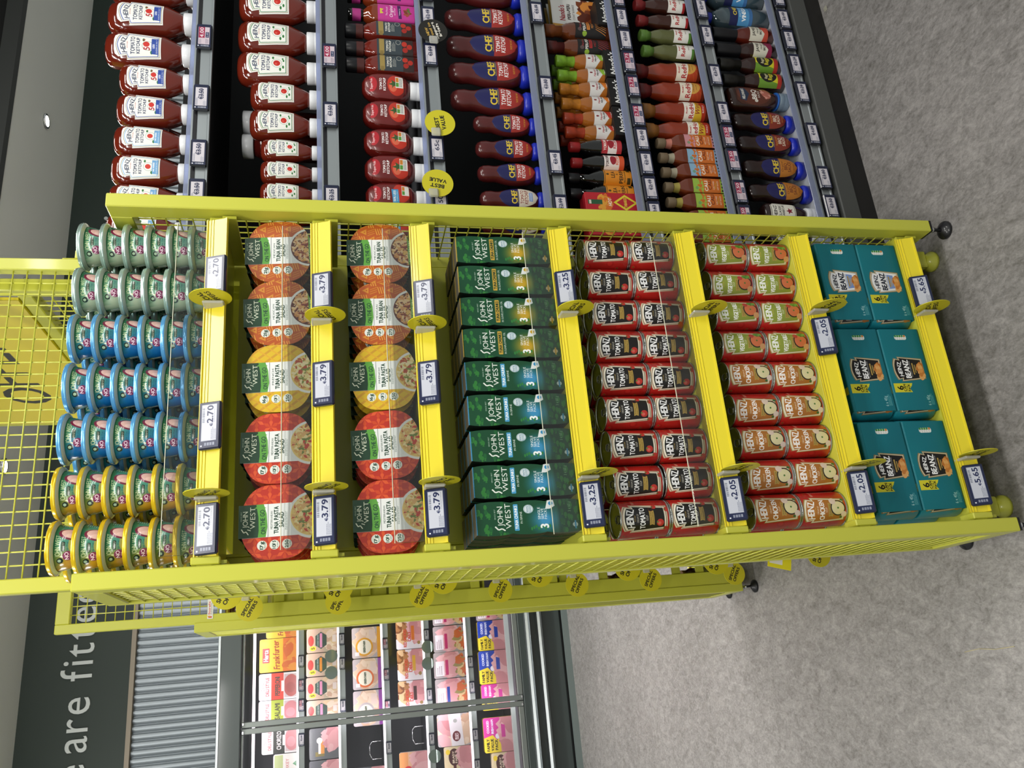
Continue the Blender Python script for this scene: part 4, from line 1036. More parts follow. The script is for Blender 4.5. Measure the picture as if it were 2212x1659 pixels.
# --- soup tins
def can_parts(label, r, h, n=40):
    body = MB().lathe([(.004, r - .0006), (.0055, r), (h - .0055, r), (h - .004, r - .0006)], n, False, False, uvs=[0, .02, .98, 1]).mesh('paper_label', label)
    rim = MB().lathe([(0, r - .0012), (.0008, r + .0006), (.003, r + .0006), (.0042, r - .0008), (h - .0042, r - .0008), (h - .003, r + .0006), (h - .0006, r + .0006), (h, r - .0006), (h - .001, r - .0022), (h - .0035, r - .0026)], n, True, False).mesh('tin_body', TIN)
    lid = MB().lathe([(h - .0036, r - .0024), (h - .0034, r - .005), (h - .0042, r - .006), (h - .0036, r - .010), (h - .0042, r - .012), (h - .0036, r - .016)], 36, False, True).mesh('lid', TIN)
    tab = MB(); P = [(.0 + .008 * math.cos(t), -.012 + .011 * math.sin(t), h - .0022) for t in np.linspace(0, 2 * PI, 15)]; tab.path(P, .0012, 5); tab.box(-.006, .006, -.026, -.021, h - .0032, h - .0016, .0006)
    return [('tin_body', rim), ('paper_label', body), ('lid', lid, [('ring_pull', tab.mesh('ring_pull', TIN))])]
CK = {k: Kind('soup_tin', 'soup tin', can_parts(soup(k), .0369, .1085)) for k in ('tomato', 'vegetable', 'chicken')}
CN = {'tomato': 'black labelled tomato', 'vegetable': 'green labelled vegetable', 'chicken': 'brown labelled chicken'}
for s, zd, sw in ((0, .7320, 'fifth'), (1, .4398, 'sixth')):
    for c in range(9):
        k = 'tomato' if s == 0 else 'vegetable' if c < 4 else 'chicken'
        for r in (0, 1):
            for lay in (0, 1):
                lw = ('lower', 'upper')[lay]
                lb = f"{lw} {CN[k]} soup tin, {ORD[c]} from the sauce shelves, front row" if r == 0 else f"{lw} {CN[k]} soup tin behind the {ORD[c]} front one from the sauces"
                CK[k].put((.6352 - .0757 * c + random.uniform(-.0005, .0005), .0495 + .0765 * r + (.006 if (s == 0 and c == 7 and lay == 1 and r == 0) else 0), zd + .1088 * lay), lb, -.10 + random.uniform(-.16, .10), f'soup tins on the {sw} shelf of the stand')
# --- six-can packs of beans
def bean_kind(k):
    W_, H, D = .2, .1105, .150
    s = MB(); r = .006; t = .0012
    def loop(ins):
        P = []
        for cy, cz, a in ((r, r, 1.0), (D - r, r, 1.5), (D - r, H - r, 2.0), (r, H - r, 2.5)):
            for q in np.linspace(a * PI, (a + .5) * PI, 4): P.append((cy + (r - ins) * math.cos(q), cz + (r - ins) * math.sin(q)))
        return P
    o, i_ = loop(0), loop(t); n = len(o)
    A0 = s.add([(-W_ / 2, y, z) for y, z in o]); A1 = s.add([(W_ / 2, y, z) for y, z in o]); B0 = s.add([(-W_ / 2, y, z) for y, z in i_]); B1 = s.add([(W_ / 2, y, z) for y, z in i_])
    for q in range(n):
        j = (q + 1) % n; s.face((A0 + q, A0 + j, A1 + j, A1 + q)); s.face((B0 + q, B1 + q, B1 + j, B0 + j)); s.face((A0 + j, A0 + q, B0 + q, B0 + j)); s.face((A1 + q, A1 + j, B1 + j, B1 + q))
    card = s.mesh('carton', mat('teal_card', '14737e', .5, spec=.3))
    front = quad_front(W_ - .0002, H - .011, beans_front(k), 'front_print', -.0004, .0055)
    rib = MB(); rib.quad([(-.058, .003, H + .0004), (-.041, .003, H + .0004), (-.041, .06, H + .0004), (-.058, .06, H + .0004)]); rm = rib.mesh('ribbon_print', mat('ribbon_yellow', 'd8cf34', .5))
    cb = MB().lathe([(.002, .0366), (.003, .0372), (.1055, .0372), (.1065, .0366)], 26, True, True, uvs=[0, .02, .98, 1]).mesh('tin', mat_bc)
    ce = MB().lathe([(.0, .0366), (.0, .0372), (.003, .0374), (.1055, .0374), (.108, .0374), (.1085, .036), (.106, .035)], 26).mesh('tin_rims', TIN)
    parts = [('carton', card, [('front_print', front), ('ribbon_print', rm)])]
    for a in range(3):
        for b in range(2): parts.append(('tin', cb, None, (-.0747 + .0747 * a, .0377 + .0747 * b, .0015)))
    return Kind('bean_pack', 'bean pack', parts)
mat_bc = bean_can()
BEK = {k: bean_kind(k) for k in ('std', 'light')}
for c, x in enumerate((.5626, .338, .1112)):
    for lay in (0, 1):
        k = 'light' if c == 0 else 'std'
        BEK[k].put((x, .016, .1452 + .1112 * lay), f"{('lower', 'upper')[lay]} teal six-tin beans pack, {('nearest the sauce shelves', 'in the middle', 'farthest from the sauces')[c]}, lowest shelf", 0, 'six-tin bean packs on the lowest shelf of the stand')
# --- price displays on the slanted rails
TILT = -math.atan(.015 / .04)
PR = [(0, .536, '2.70'), (0, .232, '2.70'), (0, .043, '2.70'), (1, .503, '3.79'), (1, .311, '3.79'), (1, .048, '3.79'), (2, .489, '3.79'), (2, .310, '3.79'), (2, .052, '3.79'), (3, .516, '3.25'), (3, .053, '3.25'), (4, .050, '2.05'), (5, .408, '2.05'), (5, .051, '2.05'), (6, .517, '5.65'), (6, .054, '5.65')]
SHN = ['top pot', 'upper salad bowl', 'lower salad bowl', 'tuna pack', 'tomato soup', 'mixed soup', 'bean pack']
cnt = {}
for s, x, p in PR:
    cnt[s] = cnt.get(s, 0) + 1; tot = sum(1 for q in PR if q[0] == s)
    wh = {1: [''], 2: ['nearest the sauce shelves', 'beside the outer mesh panel'], 3: ['nearest the sauce shelves', 'midway along', 'beside the outer mesh panel']}[tot][cnt[s] - 1]
    put_esl(p, (x, -.0098 - .0105, LZ[s] - .0200), TILT, f"price display reading {p} on the {SHN[s]} shelf{', ' + wh if wh else ''}", group=f'price displays on the {SHN[s]} shelf of the stand')
# --- round special-offer flags, square to the rails
SO = ['SPECIAL', 'OFFERS']
FL = [(0, .482, -.016, .52), (0, .102, -.022, 2.6), (1, .446, -.027, .40), (1, .105, -.025, 2.6), (2, .429, -.022, .50), (2, .107, -.028, 2.5), (3, .464, -.031, -.15), (3, .111, -.035, -.2), (4, .467, -.036, -.15), (4, .109, -.039, -.2), (5, .473, -.037, -.35), (5, .107, -.037, -.4), (6, .472, -.020, .55), (6, .120, -.031, .2)]
soM = {}
for s, x, dz, a in FL:
    ka = round(a, 1)
    wh = 'nearer the sauce shelves' if x > .3 else 'nearer the outer mesh panel'
    R = thing('offer_flag', f"round yellow special offers flag on the {SHN[s]} shelf, {wh}", 'shelf flag', (x, -.034, LZ[s] + dz), (0, 0, -PI / 2), 'offer flags on the stand')
    obj('disc', flag_kind(f'special_{ka}', SO, 'd6cc2a', '26241a', ka), R); obj('clip', CLIP_H, R, (-.0175, 0, -dz - .02) if False else (-.018, -.006, -dz - .020), (0, 0, PI / 2))
for i, z in enumerate([1.769, 1.493, 1.218, .952, .696, .426, .094]):
    for j, (x, y, zz) in enumerate(((.012, .70, z), (.014, 1.12, [1.752, 1.491, 1.234, .981, .724, .467, .161][i]))):
        wd = ('nearer', 'farther')[j]
        R = thing('offer_flag', f"round yellow special offers flag on the end unit, {ORD[i]} shelf down, {wd} one", 'shelf flag', (x, y, zz), (0, 0, 0), 'offer flags on the end of aisle unit')
        obj('disc', flag_kind('special_end', SO, 'd6cc2a', '26241a', -.5), R); obj('clip', CLIP_V, R, (.034, -.003, .012))
tkm = simple('yellow_ticket', 160, 120, 'efe028', [('r', .1, .06, .94, .62, 'f0ecec'), ('t', '4.00', .5, .26, .2, 'b03040', .4, 1), ('l', .3, .42, .7, .55, 1, '8a8a80'), ('l', .3, .78, .7, .86, 1, '6a6420')])
t = thing('offer_ticket', 'yellow and white price ticket sticking out from the end unit low down', 'price ticket', (-.028, .30, .452), (0, .25, 0))
obj('card', MB().box(-.035, .089, 0, .0015, -.03, .03).mesh('card', mat('ticket_yellow', 'efe028', .4)), t); obj('print', quad_front(.09, .06, tkm, 'print', -.0006, -.03, .01), t)
# jars standing on the far stand, glimpsed between the slats
JB = mat('brown_jar', '3a1c10', .15, coat=.6); JL = mat('jar_back_label', 'a9ab98', .5); JG = mat('jar_clear', '8f9276', .2, coat=.6)
jb = MB().lathe([(0, .030), (.004, .034), (.07, .034), (.085, .028), (.09, .026)], 24).mesh('jar', JB); jc = MB().lathe([(.09, .028), (.105, .028)], 24).mesh('lid', mat('jar_lid', '8a6a3a', .3, metal=.7)); jl = MB().lathe([(.012, .0345), (.060, .0345)], 24, False, False).mesh('back_label', JL)
JK = Kind('sauce_jar', 'jar', [('jar', jb), ('lid', jc), ('back_label', jl)])
for i, z in enumerate(LZ):
    for q in (0, 1):
        JK.put((.032 + .072 * q, 1.345, z - .002), f"dark brown jar glimpsed between the far yellow stand's slats, {ORD[i]} shelf down, {('outer', 'inner')[q]} jar", group='jars on the far stand')

# litter on the floor
t = thing('straw', 'thin pale straw of dried grass lying on the floor by the stand', 'straw', (-.286, .235, .0012), 1.58, None, MB().path([(-.08, 0, 0), (-.02, .003, .0004), (.03, -.001, 0), (.08, .004, .0006)], .0009, 5).mesh('straw', mat('straw', 'cfc49a', .6)))
sc = MB(); sc.quad([(-.008, -.004, .001), (.004, -.009, .0015), (.010, .003, .004), (-.002, .008, .001)]); sc.quad([(.004, -.009, .0015), (.013, -.006, .001), (.010, .003, .004)])
thing('paper_scrap', 'small torn scrap of paper at the foot of the sauce shelving', 'scrap', (1.59, .19, .0), .3, None, sc.mesh('paper_scrap', mat('scrap', '9a988a', .7)))
thing('paper_scrap', 'small tan scrap of paper on the floor under the yellow stand', 'scrap', (.034, -.012, .0), 1.2, None, sc.mesh('paper_scrap', mat('tan_scrap', '8a7f50', .7)))
# ------------------------------------------------------------------ bottles on the sauce shelves
KET = mat('ketchup', '6b2113', .12, coat=.7, spec=.5); KETD = mat('ketchup_dark', '5c1612', .16, coat=.6); CHK = mat('chef_ketchup_body', '561c1c', .28, coat=.3)
BBQ = mat('bbq_brown', '2a1614', .25, coat=.4); BLUEC = mat('blue_cap', '1f2fb4', .35, coat=.2); GLASSB = mat('black_glass', '0e0d0c', .08, coat=.8)
AMB = mat('amber_sauce', '9a5a1e', .12, coat=.7); AMBD = mat('dark_amber_sauce', '5e2c12', .12, coat=.7); HOTR = mat('hot_sauce_red', '8a3016', .12, coat=.7); OLIVE = mat('olive_sauce', '5c6038', .15, coat=.6)
BODYT = clear_mat('empty_top', 'e8d8d0', .5, .05, .15)
def squeeze(h, w, d, ch, capr, neck=.72, e=2.4, top=.5):
    a, b = w / 2, d / 2
    return [(ch, capr * .72, capr * .72, 2), (ch + .005, capr * .85, capr * .8, 2), (ch + .020, a * neck, b * .82, 2), (ch + .042, a * .93, b * .94, 2.2), (h * .55, a * .96, b * .98, e), (h * .80, a, b, e), (h * .90, a * .97, b * .96, e), (h * .955, a * .87, b * .84, e), (h * .985, a * .70, b * .66, 2.3), (h, a * top, b * .45, 2)]
def capmesh(ch, r, m, r1=None): return MB().lathe([(0, r * .97), (.002, r), (ch * .45, r), (ch * .47, r * .985), (ch * .5, r), (ch - .002, r1 or r), (ch, (r1 or r) * .95)], 28).mesh('cap', m)
def heinz(kind, h, w, d, body=KET):
    ch = .036 * h / .2; pr = squeeze(h, w, d, ch, w * .30)
    b = MB().lathe(pr, 32).mesh('bottle', body)
    zt, zb = h * .885, h * .395; H = zt - zb; a = w / 2
    rows = lerp_rows([(zt, -a * .30, a * .30), (zt - .02 * H, -a * .52, a * .52), (zt - .09 * H, -a * .655, a * .655), (zt - .27 * H, -a * .575, a * .575), (zt - .271 * H, -a * .78, a * .78), (zb, -a * .63, a * .63)], 14)
    lb = patch(pr, rows, 'label', KETL[kind])
    return Kind('ketchup_bottle', 'ketchup bottle', [('bottle', b), ('cap', capmesh(ch, w * .30, WHITEP)), ('label', lb)])
KETL = {k: heinz_ketchup(k) for k in ('std', 'fifty', 'none')}
SHELF = ['top', 'second', 'third', 'fourth', 'fifth', 'sixth', 'lowest']
def row(kind, xs, sh, desc, ry, group=None, rj=.12, first=1, y=None):
    """xs run from far right towards the yellow stand; ordinals count from the yellow stand"""
    n = len(xs)
    for i, x in enumerate(xs):
        o = n - 1 - i
        lb = f"{desc}, {ORD[o]} from the yellow stand, {SHELF[sh]} sauce shelf" if n > 1 else f"{desc} on the {SHELF[sh]} sauce shelf"
        kind.put((x, (y or .243) + ry, GZ[sh] - .003), lb, -.05 + random.uniform(-rj, rj), (group or desc + ' bottles') if n > 1 else None)
D2 = [(1.62, 1.52, 1.42, 1.319)]
kL5 = heinz('fifty', .222, .094, .066); row(kL5, [1.62, 1.52, 1.42, 1.319], 0, 'large upside-down ketchup bottle, dark blue stripe', .033)
kM5 = heinz('fifty', .182, .084, .060); row(kM5, [1.226, 1.135], 0, 'smaller upside-down ketchup bottle, dark blue stripe', .030)
kM0 = heinz('none', .182, .080, .058); row(kM0, [1.045, .962, .880, .800], 0, 'upside-down ketchup bottle with light blue stripe', .029)
kL = heinz('std', .212, .096, .066); row(kL, [1.60, 1.495, 1.388, 1.288], 1, 'large upside-down green-lined ketchup bottle', .033)
kM = heinz('std', .178, .081, .058); row(kM, [1.201, 1.114], 1, 'medium upside-down green-lined ketchup bottle', .029)
kS = heinz('std', .150, .060, .046); row(kS, [1.034, .970, .907, .845, .783], 1, 'small upside-down green-lined ketchup bottle', .023)
# second row glimpsed behind: upright bottles with white tops, and a few behind the first row
ub = MB().lathe([(0, .036, .028, 2.3), (.10, .038, .029, 2.3), (.155, .034, .027, 2.1), (.178, .024, .024, 2)], 28).mesh('bottle', KETD)
UK = Kind('ketchup_bottle', 'ketchup bottle', [('bottle', ub), ('cap', MB().lathe([(.178, .031), (.180, .032), (.205, .032), (.207, .030)], 32).mesh('cap', WHITEP))])
for x, w_ in ((1.205, 'nearer the large bottles'), (1.13, 'nearer the yellow stand')): UK.put((x, .385, GZ[1] - .003), f"upright white-topped ketchup bottle in shadow behind, {w_}, second sauce shelf")
for kd, sh, xs, ry in ((kL5, 0, [1.575, 1.47, 1.37], .033), (kM5, 0, [1.19, 1.1], .03), (kM0, 0, [1.01, .925], .029)):
    for i, x in enumerate(xs): kd.put((x, .243 + .072 + ry, GZ[sh] - .003), f"rear row ketchup bottle behind the {('large dark blue', 'smaller dark blue', 'light blue')[(kL5, kM5, kM0).index(kd)]} striped ones, {ORD[len(xs) - 1 - i]} from the stand", random.uniform(-.1, .1))
# third shelf
def round_bottle(name, cat, prof, body, capprof, capm, label=None, lz=None, lw=.92, extra=(), n=28):
    parts = [('bottle', MB().lathe(prof, n).mesh('bottle', body)), ('cap', MB().lathe(capprof, n).mesh('cap', capm))]
    if label:
        zb, zt = lz; rx = min(profile_at(prof, (zb + zt) / 2)[0], profile_at(prof, zb)[0], profile_at(prof, zt)[0]) * lw
        parts.append(('label', patch(prof, lerp_rows([(zt, -rx, rx), (zb, -rx, rx)], 8), 'label', label)))
    return Kind(name, cat, parts + list(extra))
pk = round_bottle('ketchup_bottle', 'ketchup bottle', [(0, .024, .022, 4), (.004, .027, .025, 5), (.12, .027, .025, 5), (.138, .022, .021, 3), (.150, .014), (.162, .0135)], mat('brown_red_sauce', '7a3016', .1, coat=.7), [(.150, .0145), (.152, .0165), (.190, .0165), (.192, .015)], GLASSB, pink_ketchup(), (.012, .112), .97,
                  [('neck_band', MB().lathe([(.157, .0168), (.180, .0168)], 24, False, False).mesh('neck_band', mat('pink_band', 'a8327e', .4)))])
row(pk, [1.618, 1.555, 1.493], 2, 'ketchup bottle with bright pink label', .026)
bk = round_bottle('ketchup_bottle', 'ketchup bottle', [(0, .022, .02, 4), (.004, .0255, .023, 5), (.118, .0255, .023, 5), (.14, .021, .019, 3), (.155, .014), (.165, .0135)], mat('red_brown_sauce', '70231a', .1, coat=.7), [(.152, .0155), (.154, .0195), (.198, .0195), (.201, .017)], BLK, fine_ketchup(), (.022, .118), .95,
                  [('cap_sleeve', MB().lathe([(.153, .0198), (.172, .0198)], 24, False, False).mesh('cap_sleeve', mat('dark_red_sleeve', '4a1f1c', .4)))])
row(bk, [1.434, 1.374, 1.319], 2, 'slim black-capped ketchup bottle with dark label', .024)
def sv(lbl):
    h = .160; ch = .034; pr = [(ch, .018, .016, 2), (ch + .006, .026, .02, 2.2), (ch + .016, .035, .025, 2.4), (.08, .041, .028, 2.5), (.12, .040, .028, 2.5), (.142, .033, .025, 2.6), (.154, .024, .02, 2.5), (h, .014, .012, 2)]
    return Kind('ketchup_bottle', 'ketchup bottle', [('bottle', MB().lathe(pr, 32).mesh('bottle', KETD)), ('cap', capmesh(ch, .0235, WHITEP)), ('label', patch(pr, lerp_rows([(.153, -.018, .018), (.146, -.027, .027), (.125, -.034, .034), (.08, -.036, .036), (.058, -.032, .032), (.046, -.022, .022)], 12), 'label', lbl))])
svk = sv(supervalu()); svl = sv(supervalu_less())
row(svk, [1.249, 1.162, 1.074, .992], 2, 'flat dark red ketchup bottle with tomato picture', .029)
row(svl, [.910, .828], 2, 'dark red ketchup bottle with blue less-sugar band', .029)
# fourth shelf: blue-capped ketchup
def chefb(s, lbl, body, e=2.1):
    pr = [(z * s, a * s, b * s, e) for z, a, b in ((.030, .022, .020), (.042, .030, .024), (.062, .0375, .028), (.095, .041, .030), (.125, .0395, .029), (.150, .034, .027), (.170, .0285, .025), (.182, .0285, .025), (.198, .0305, .026), (.216, .0285, .024), (.228, .022, .019), (.234, .012, .010))]
    z0, z1 = .036 * s, .172 * s; rows = []
    for i in range(15):
        t = i / 14; z = z1 + (z0 - z1) * t; hw = .0335 * s * math.sqrt(max(.002, 1 - abs(2 * t - 1) ** 2.2)); hw = min(hw, profile_at(pr, z)[0] * .94); rows.append((z, -hw, hw))
    emb = MB().lathe([(.205 * s, .001), (.205 * s, .0011)], 6)
    return Kind('ketchup_bottle' if body is CHK else 'barbecue_sauce_bottle', 'ketchup bottle' if body is CHK else 'sauce bottle', [('bottle', MB().lathe(pr, 32).mesh('bottle', body)), ('cap', MB().lathe([(0, .030 * s, .026 * s, 2.4), (.026 * s, .0315 * s, .0275 * s, 2.4), (.034 * s, .027 * s, .023 * s, 2.2)], 32).mesh('cap', BLUEC)), ('label', patch(pr, rows, 'label', lbl))])
CL = {k: chef(k) for k in ('ketchup', 'light', 'bbq', 'bbq2')}
row(chefb(1.0, CL['ketchup'], CHK), [1.606, 1.507, 1.412, 1.321, 1.230], 3, 'large blue-capped ketchup squeezy bottle', .029)
row(chefb(.76, CL['ketchup'], CHK), [1.150, 1.070, .994], 3, 'small blue-capped ketchup squeezy bottle', .023)
row(chefb(.76, CL['light'], CHK), [.916, .838], 3, 'small blue-capped ketchup bottle with cream label', .023)
# fifth shelf: peri sauces, relishes
def perib(s, r, bodym, lbl, capm, lz):
    pr = [(0, r * .92), (.004 * s, r), (.098 * s, r), (.112 * s, r * .88), (.126 * s, r * .60), (.134 * s, r * .5)]
    return round_bottle('hot_sauce_bottle', 'sauce bottle', pr, bodym, [(.122 * s, r * .62), (.126 * s, r * .66), (.148 * s, r * .56), (.150 * s, r * .68), (.176 * s, r * .70), (.178 * s, r * .6)], capm, lbl, lz, .94)
for kd, cc, xs, ds in (('lime', '7fae2e', [1.384, 1.333], 'lime-capped'), ('medium', 'c07a24', [1.286, 1.236], 'amber-capped'), ('hot', 'a83c20', [1.187, 1.140], 'red-capped')):
    k_ = perib(1., .0235, AMB, nando(kd), mat('cap_' + kd, cc, .35, noise=(90, .35)), (.028, .094)); row(k_, xs, 4, f'small {ds} peri hot sauce bottle', .024)
    for i, x in enumerate(xs): k_.put((x + .01, .243 + .075, GZ[4] - .003), f"small {ds} peri hot sauce bottle behind the {ORD[1 - i]} front one from the stand")
for kd, cc, x, ds in (('orange', '8a4a20', 1.495, 'orange-striped'), ('red', '5a1a18', 1.435, 'red-striped')):
    pr = [(0, .0255), (.004, .028), (.115, .028), (.135, .024), (.15, .015), (.16, .0135)]
    row(round_bottle('marinade_bottle', 'sauce bottle', pr, AMBD, [(.148, .0165), (.168, .0155), (.170, .0185), (.197, .0185), (.2, .015)], mat('marinade_cap_' + kd, cc, .4, noise=(60, .5)), peri(kd), (.02, .112), .95), [x], 4, f'dark {ds} peri marinade bottle', .028)
nd = simple('tray_print', 256, 110, '141313', [('t', "Nando's", .5, .52, .42, 'f2f2f0', .84, 2, 0, .18)])
tr = MB().box(-.047, .047, 0, .05, 0, .044).mesh('tray', mat('black_card', '141313', .5)); tf = quad_front(.092, .042, nd, 'tray_print', -.0005, .001)
TRK = Kind('display_tray', 'display tray', [('tray', tr), ('tray_print', tf)])
for i, x in enumerate((1.545, 1.359, 1.261, 1.163)): TRK.put((x, .2335, GZ[4] - .003), ['black card tray with white lettering under the sauce pouch', 'black card tray with white lettering before the lime-capped sauces', 'black card tray with white lettering before the amber-capped sauces', 'black card tray with white lettering before the red-capped sauces'][i])
pm = simple('pouch_print', 200, 300, 'd9d9d6', [('r', 0, 0, .12, 1, 'b98a3a'), ('t', "Nando's", .5, .2, .1, '9a2a34', .5, 1), ('t', 'PERi-PERi', .55, .33, .06, '3a3030', .5, 1), ('t', 'COAT & BAKE', .55, .42, .04, '3a3030', .5), ('b', .6, .75, .36, .2, ['7a3a1a', 'b8662a', 'd98a3a', '5a2412'], 60, .07), ('c', .2, .62, .03, '9a6a3a')], .3, .3)
ps = MB(); ps.rings([[(x * sx, y * sy, z) for x, y in ((-.055, 0), (0, -.014), (.055, 0), (0, .014))] for z, sx, sy in ((0, .9, 1.2), (.05, 1, 1), (.12, 1, .6), (.17, .98, .08))])
PK = Kind('sauce_pouch', 'pouch', [('pouch', ps.mesh('pouch', mat('pouch_foil', 'c9a04a', .3))), ('front_print', quad_front(.108, .165, pm, 'front_print', -.0145, .003))])
PK.put((1.575, .30, GZ[4] - .003), 'white and brown foil sauce pouch leaning on the fifth sauce shelf', (.06, 0, -.05))
PK.put((1.585, .335, GZ[4] - .003), 'second foil sauce pouch behind the white and brown one', (.06, 0, .1))
yk = lambda nm, c0, c1: simple(nm, 200, 170, 'efe6e2', [('r', 0, 0, 1, .3, c0), ('r', 0, .75, 1, 1, c1), ('t', 'YORKSHIRE', .5, .15, .13, 'f6f0e6' if c0 != 'efe6e2' else '4a2a2a', .8, 1), ('e', .5, .45, .3, .16, '9a2230'), ('t', 'RELISH', .5, .64, .14, c1 if c1 != 'efe6e2' else '3a2020', .6, 1)])
yp = [(0, .021), (.004, .023), (.105, .023), (.125, .017), (.14, .0115), (.15, .011)]
row(round_bottle('relish_bottle', 'sauce bottle', yp, GLASSB, [(.142, .012), (.144, .014), (.170, .014), (.172, .012)], mat('red_cap', '9a1f22', .35), yk('label_relish_red', 'b8343c', 'b8343c'), (.028, .085), .95), [1.092], 4, 'black relish bottle with red and white label', .023)
row(round_bottle('relish_bottle', 'sauce bottle', yp, GLASSB, [(.142, .012), (.144, .014), (.170, .014), (.172, .012)], mat('red_cap', '9a1f22', .35), yk('label_relish_white', 'efe6e2', 'd8562e'), (.028, .085), .95), [1.041], 4, 'black relish bottle with white and orange label', .023)
lp = simple('label_worcester', 200, 240, 'dc8a24', [('r', .04, .03, .96, .05, '4a3a14'), ('c', .5, .13, .05, '4a3a14'), ('t', 'LEA', .5, .32, .13, '2a2010', .4, 1), ('t', '&', .5, .46, .08, '2a2010', .1), ('t', 'PERRINS', .5, .62, .13, '2a2010', .86, 1), ('r', .04, .84, .3, .96, '4a3a14'), ('r', .7, .84, .96, .96, '4a3a14'), ('l', .1, .74, .9, .8, 1, '4a3a14')])
row(round_bottle('worcester_sauce_bottle', 'sauce bottle', [(0, .022), (.004, .0245), (.10, .0245), (.118, .018), (.13, .0125), (.17, .0115)], GLASSB, [(.155, .0125), (.157, .0145), (.186, .0145), (.188, .012)], BLK, lp, (.014, .092), .96), [.993, .945], 4, 'black worcester sauce bottle with orange label', .0245)
tb = simple('tabasco_box', 160, 420, 'b8232e', [('b', .5, .35, .4, .12, ['d8722a', 'e0a03a'], 24, .04), ('p', [(.5, .5), (.92, .72), (.5, .95), (.08, .72)], 'e0cf3a'), ('p', [(.5, .56), (.8, .72), (.5, .89), (.2, .72)], 'b8232e'), ('t', 'TABASCO', .5, .72, .05, 'e8d84a', .5, 1), ('t', 'HOT', .5, .44, .06, 'f6efe0', .4, 1, 0, .2), ('p', [(.38, .04), (.62, .04), (.62, .3), (.38, .3)], '2a5a3a'), ('r', .4, .06, .6, .1, 'd8d0c0')], .4)
t = thing('hot_sauce_carton', 'red upright hot sauce carton with a yellow diamond beside the yellow stand', 'sauce carton', (.906, .243, GZ[4] - .003), -.03)
obj('carton', MB().box(-.029, .029, 0, .045, 0, .155, .001).mesh('carton', mat('red_card', 'b8232e', .4)), t); obj('front_print', quad_front(.057, .153, tb, 'front_print', -.0006, .001), t)
t = thing('hot_sauce_carton', 'red hot sauce carton seen through the wire mesh of the yellow stand', 'sauce carton', (.835, .243, GZ[4] - .003), .02)
obj('carton', MB().box(-.029, .029, 0, .045, 0, .155, .001).mesh('carton', mat('red_card', 'b8232e', .4)), t); obj('front_print', quad_front(.057, .153, tb, 'front_print', -.0006, .001), t)
# sixth shelf: hot sauces
def rh(s, r, body, cap, lbl, lz, capd=1.):
    pr = [(0, r * .92), (.004, r), (.07 * s, r), (.085 * s, r * .9), (.105 * s, r * .93), (.125 * s, r * .72), (.14 * s, r * .5), (.148 * s, r * .48)]
    return round_bottle('hot_sauce_bottle', 'sauce bottle', pr, body, [(.136 * s, r * .55), (.146 * s, r * .62), (.148 * s, r * .70), (.168 * s, r * .72), (.17 * s, r * .6)], cap, lbl, lz, .96)
row(rh(.98, .0235, mat('dark_sauce', '3a1a12', .12, coat=.6), mat('red_cap_sleeve', '8f2a2c', .4, noise=(90, .3)), redhot('red'), (.012, .066)), [1.676, 1.617, 1.557], 5, 'small hot sauce bottle with dark red cap', .0235)
row(rh(.98, .0235, OLIVE, mat('green_cap_sleeve', '6a9440', .4, noise=(90, .3)), redhot('green'), (.012, .066)), [1.502, 1.444], 5, 'small olive hot sauce bottle with green cap', .0235)
row(rh(1.18, .0300, HOTR, mat('maroon_cap', '6a1c1c', .4), redhot('orig'), (.014, .080)), [1.373, 1.304], 5, 'large hot sauce bottle with orange sunburst label', .030)
row(rh(1.18, .0300, HOTR, mat('tan_cap', 'a06a30', .4), redhot('wing'), (.014, .080)), [1.234, 1.166], 5, 'large hot sauce bottle with yellow wings label', .030)
def cb(kind):
    pr = [(0, .020, .019, 5), (.003, .0222, .0215, 7), (.105, .0222, .0215, 7), (.118, .0215, .021, 4), (.135, .013, .013, 2.2), (.150, .0105, .0105, 2)]
    k = round_bottle('hot_sauce_bottle', 'sauce bottle', pr, mat('cali_sauce', '6a2c14', .1, coat=.7), [(.150, .0125), (.152, .0145), (.172, .0145), (.174, .013)], mat('taupe_cap', '8f7c62', .45), cali(kind), (.006, .098), .93, [('neck_seal', MB().lathe([(.133, .0148, .0148), (.149, .0118, .0118)], 24, False, False).mesh('neck_seal', mat('seal_' + kind, {'pink': 'c47a6a', 'blue': 'a8a08a', 'green': 'a89a4a'}[kind], .5)))])
    k.name = 'hot_sauce_flask'; return k
row(cb('pink'), [1.118], 5, 'square hot sauce flask with pink topped label', .0215); row(cb('blue'), [1.070, 1.022], 5, 'square hot sauce flask with blue topped label', .0215); row(cb('green'), [.974, .926, .872, .82], 5, 'square hot sauce flask with green topped label', .0215)
# lowest shelf
vl = simple('label_vinegar', 260, 320, '1c2150', [('r', 0, .36, 1, .86, '4f94c8'), ('r', 0, .86, 1, 1, '3a6aa0'), ('t', 'CHEF', .55, .22, .15, 'e8d24a', .5, 2), ('t', 'DISTILLED', .5, .45, .07, 'cfe2f0', .5), ('t', 'VINEGAR', .5, .62, .17, 'ffffff', .8, 2)])
row(round_bottle('vinegar_bottle', 'vinegar bottle', [(0, .032), (.005, .0375), (.06, .0375), (.066, .036), (.13, .0365), (.155, .034), (.175, .022), (.188, .0145)], mat('clear_vinegar', '3f5058', .08, coat=.9), [(.184, .0165), (.186, .0175), (.203, .0175), (.205, .015)], BLUEC, vl, (.060, .135), .95), [1.688, 1.605], 6, 'clear vinegar bottle with blue label', .0375)
jl1 = lambda nm, c: simple(nm, 240, 190, 'dcd8c8', [('p', [(0, 1), (0, .7), (.3, .8), (.7, .55), (1, .62), (1, 1)], c), ('t', 'JAMES', .45, .2, .14, '2a2420', .56, 1), ('t', 'FINEST', .55, .42, .1, '2a2420', .5), ('t', 'BBQ SAUCE', .55, .58, .1, '2a2420', .6, 1)])
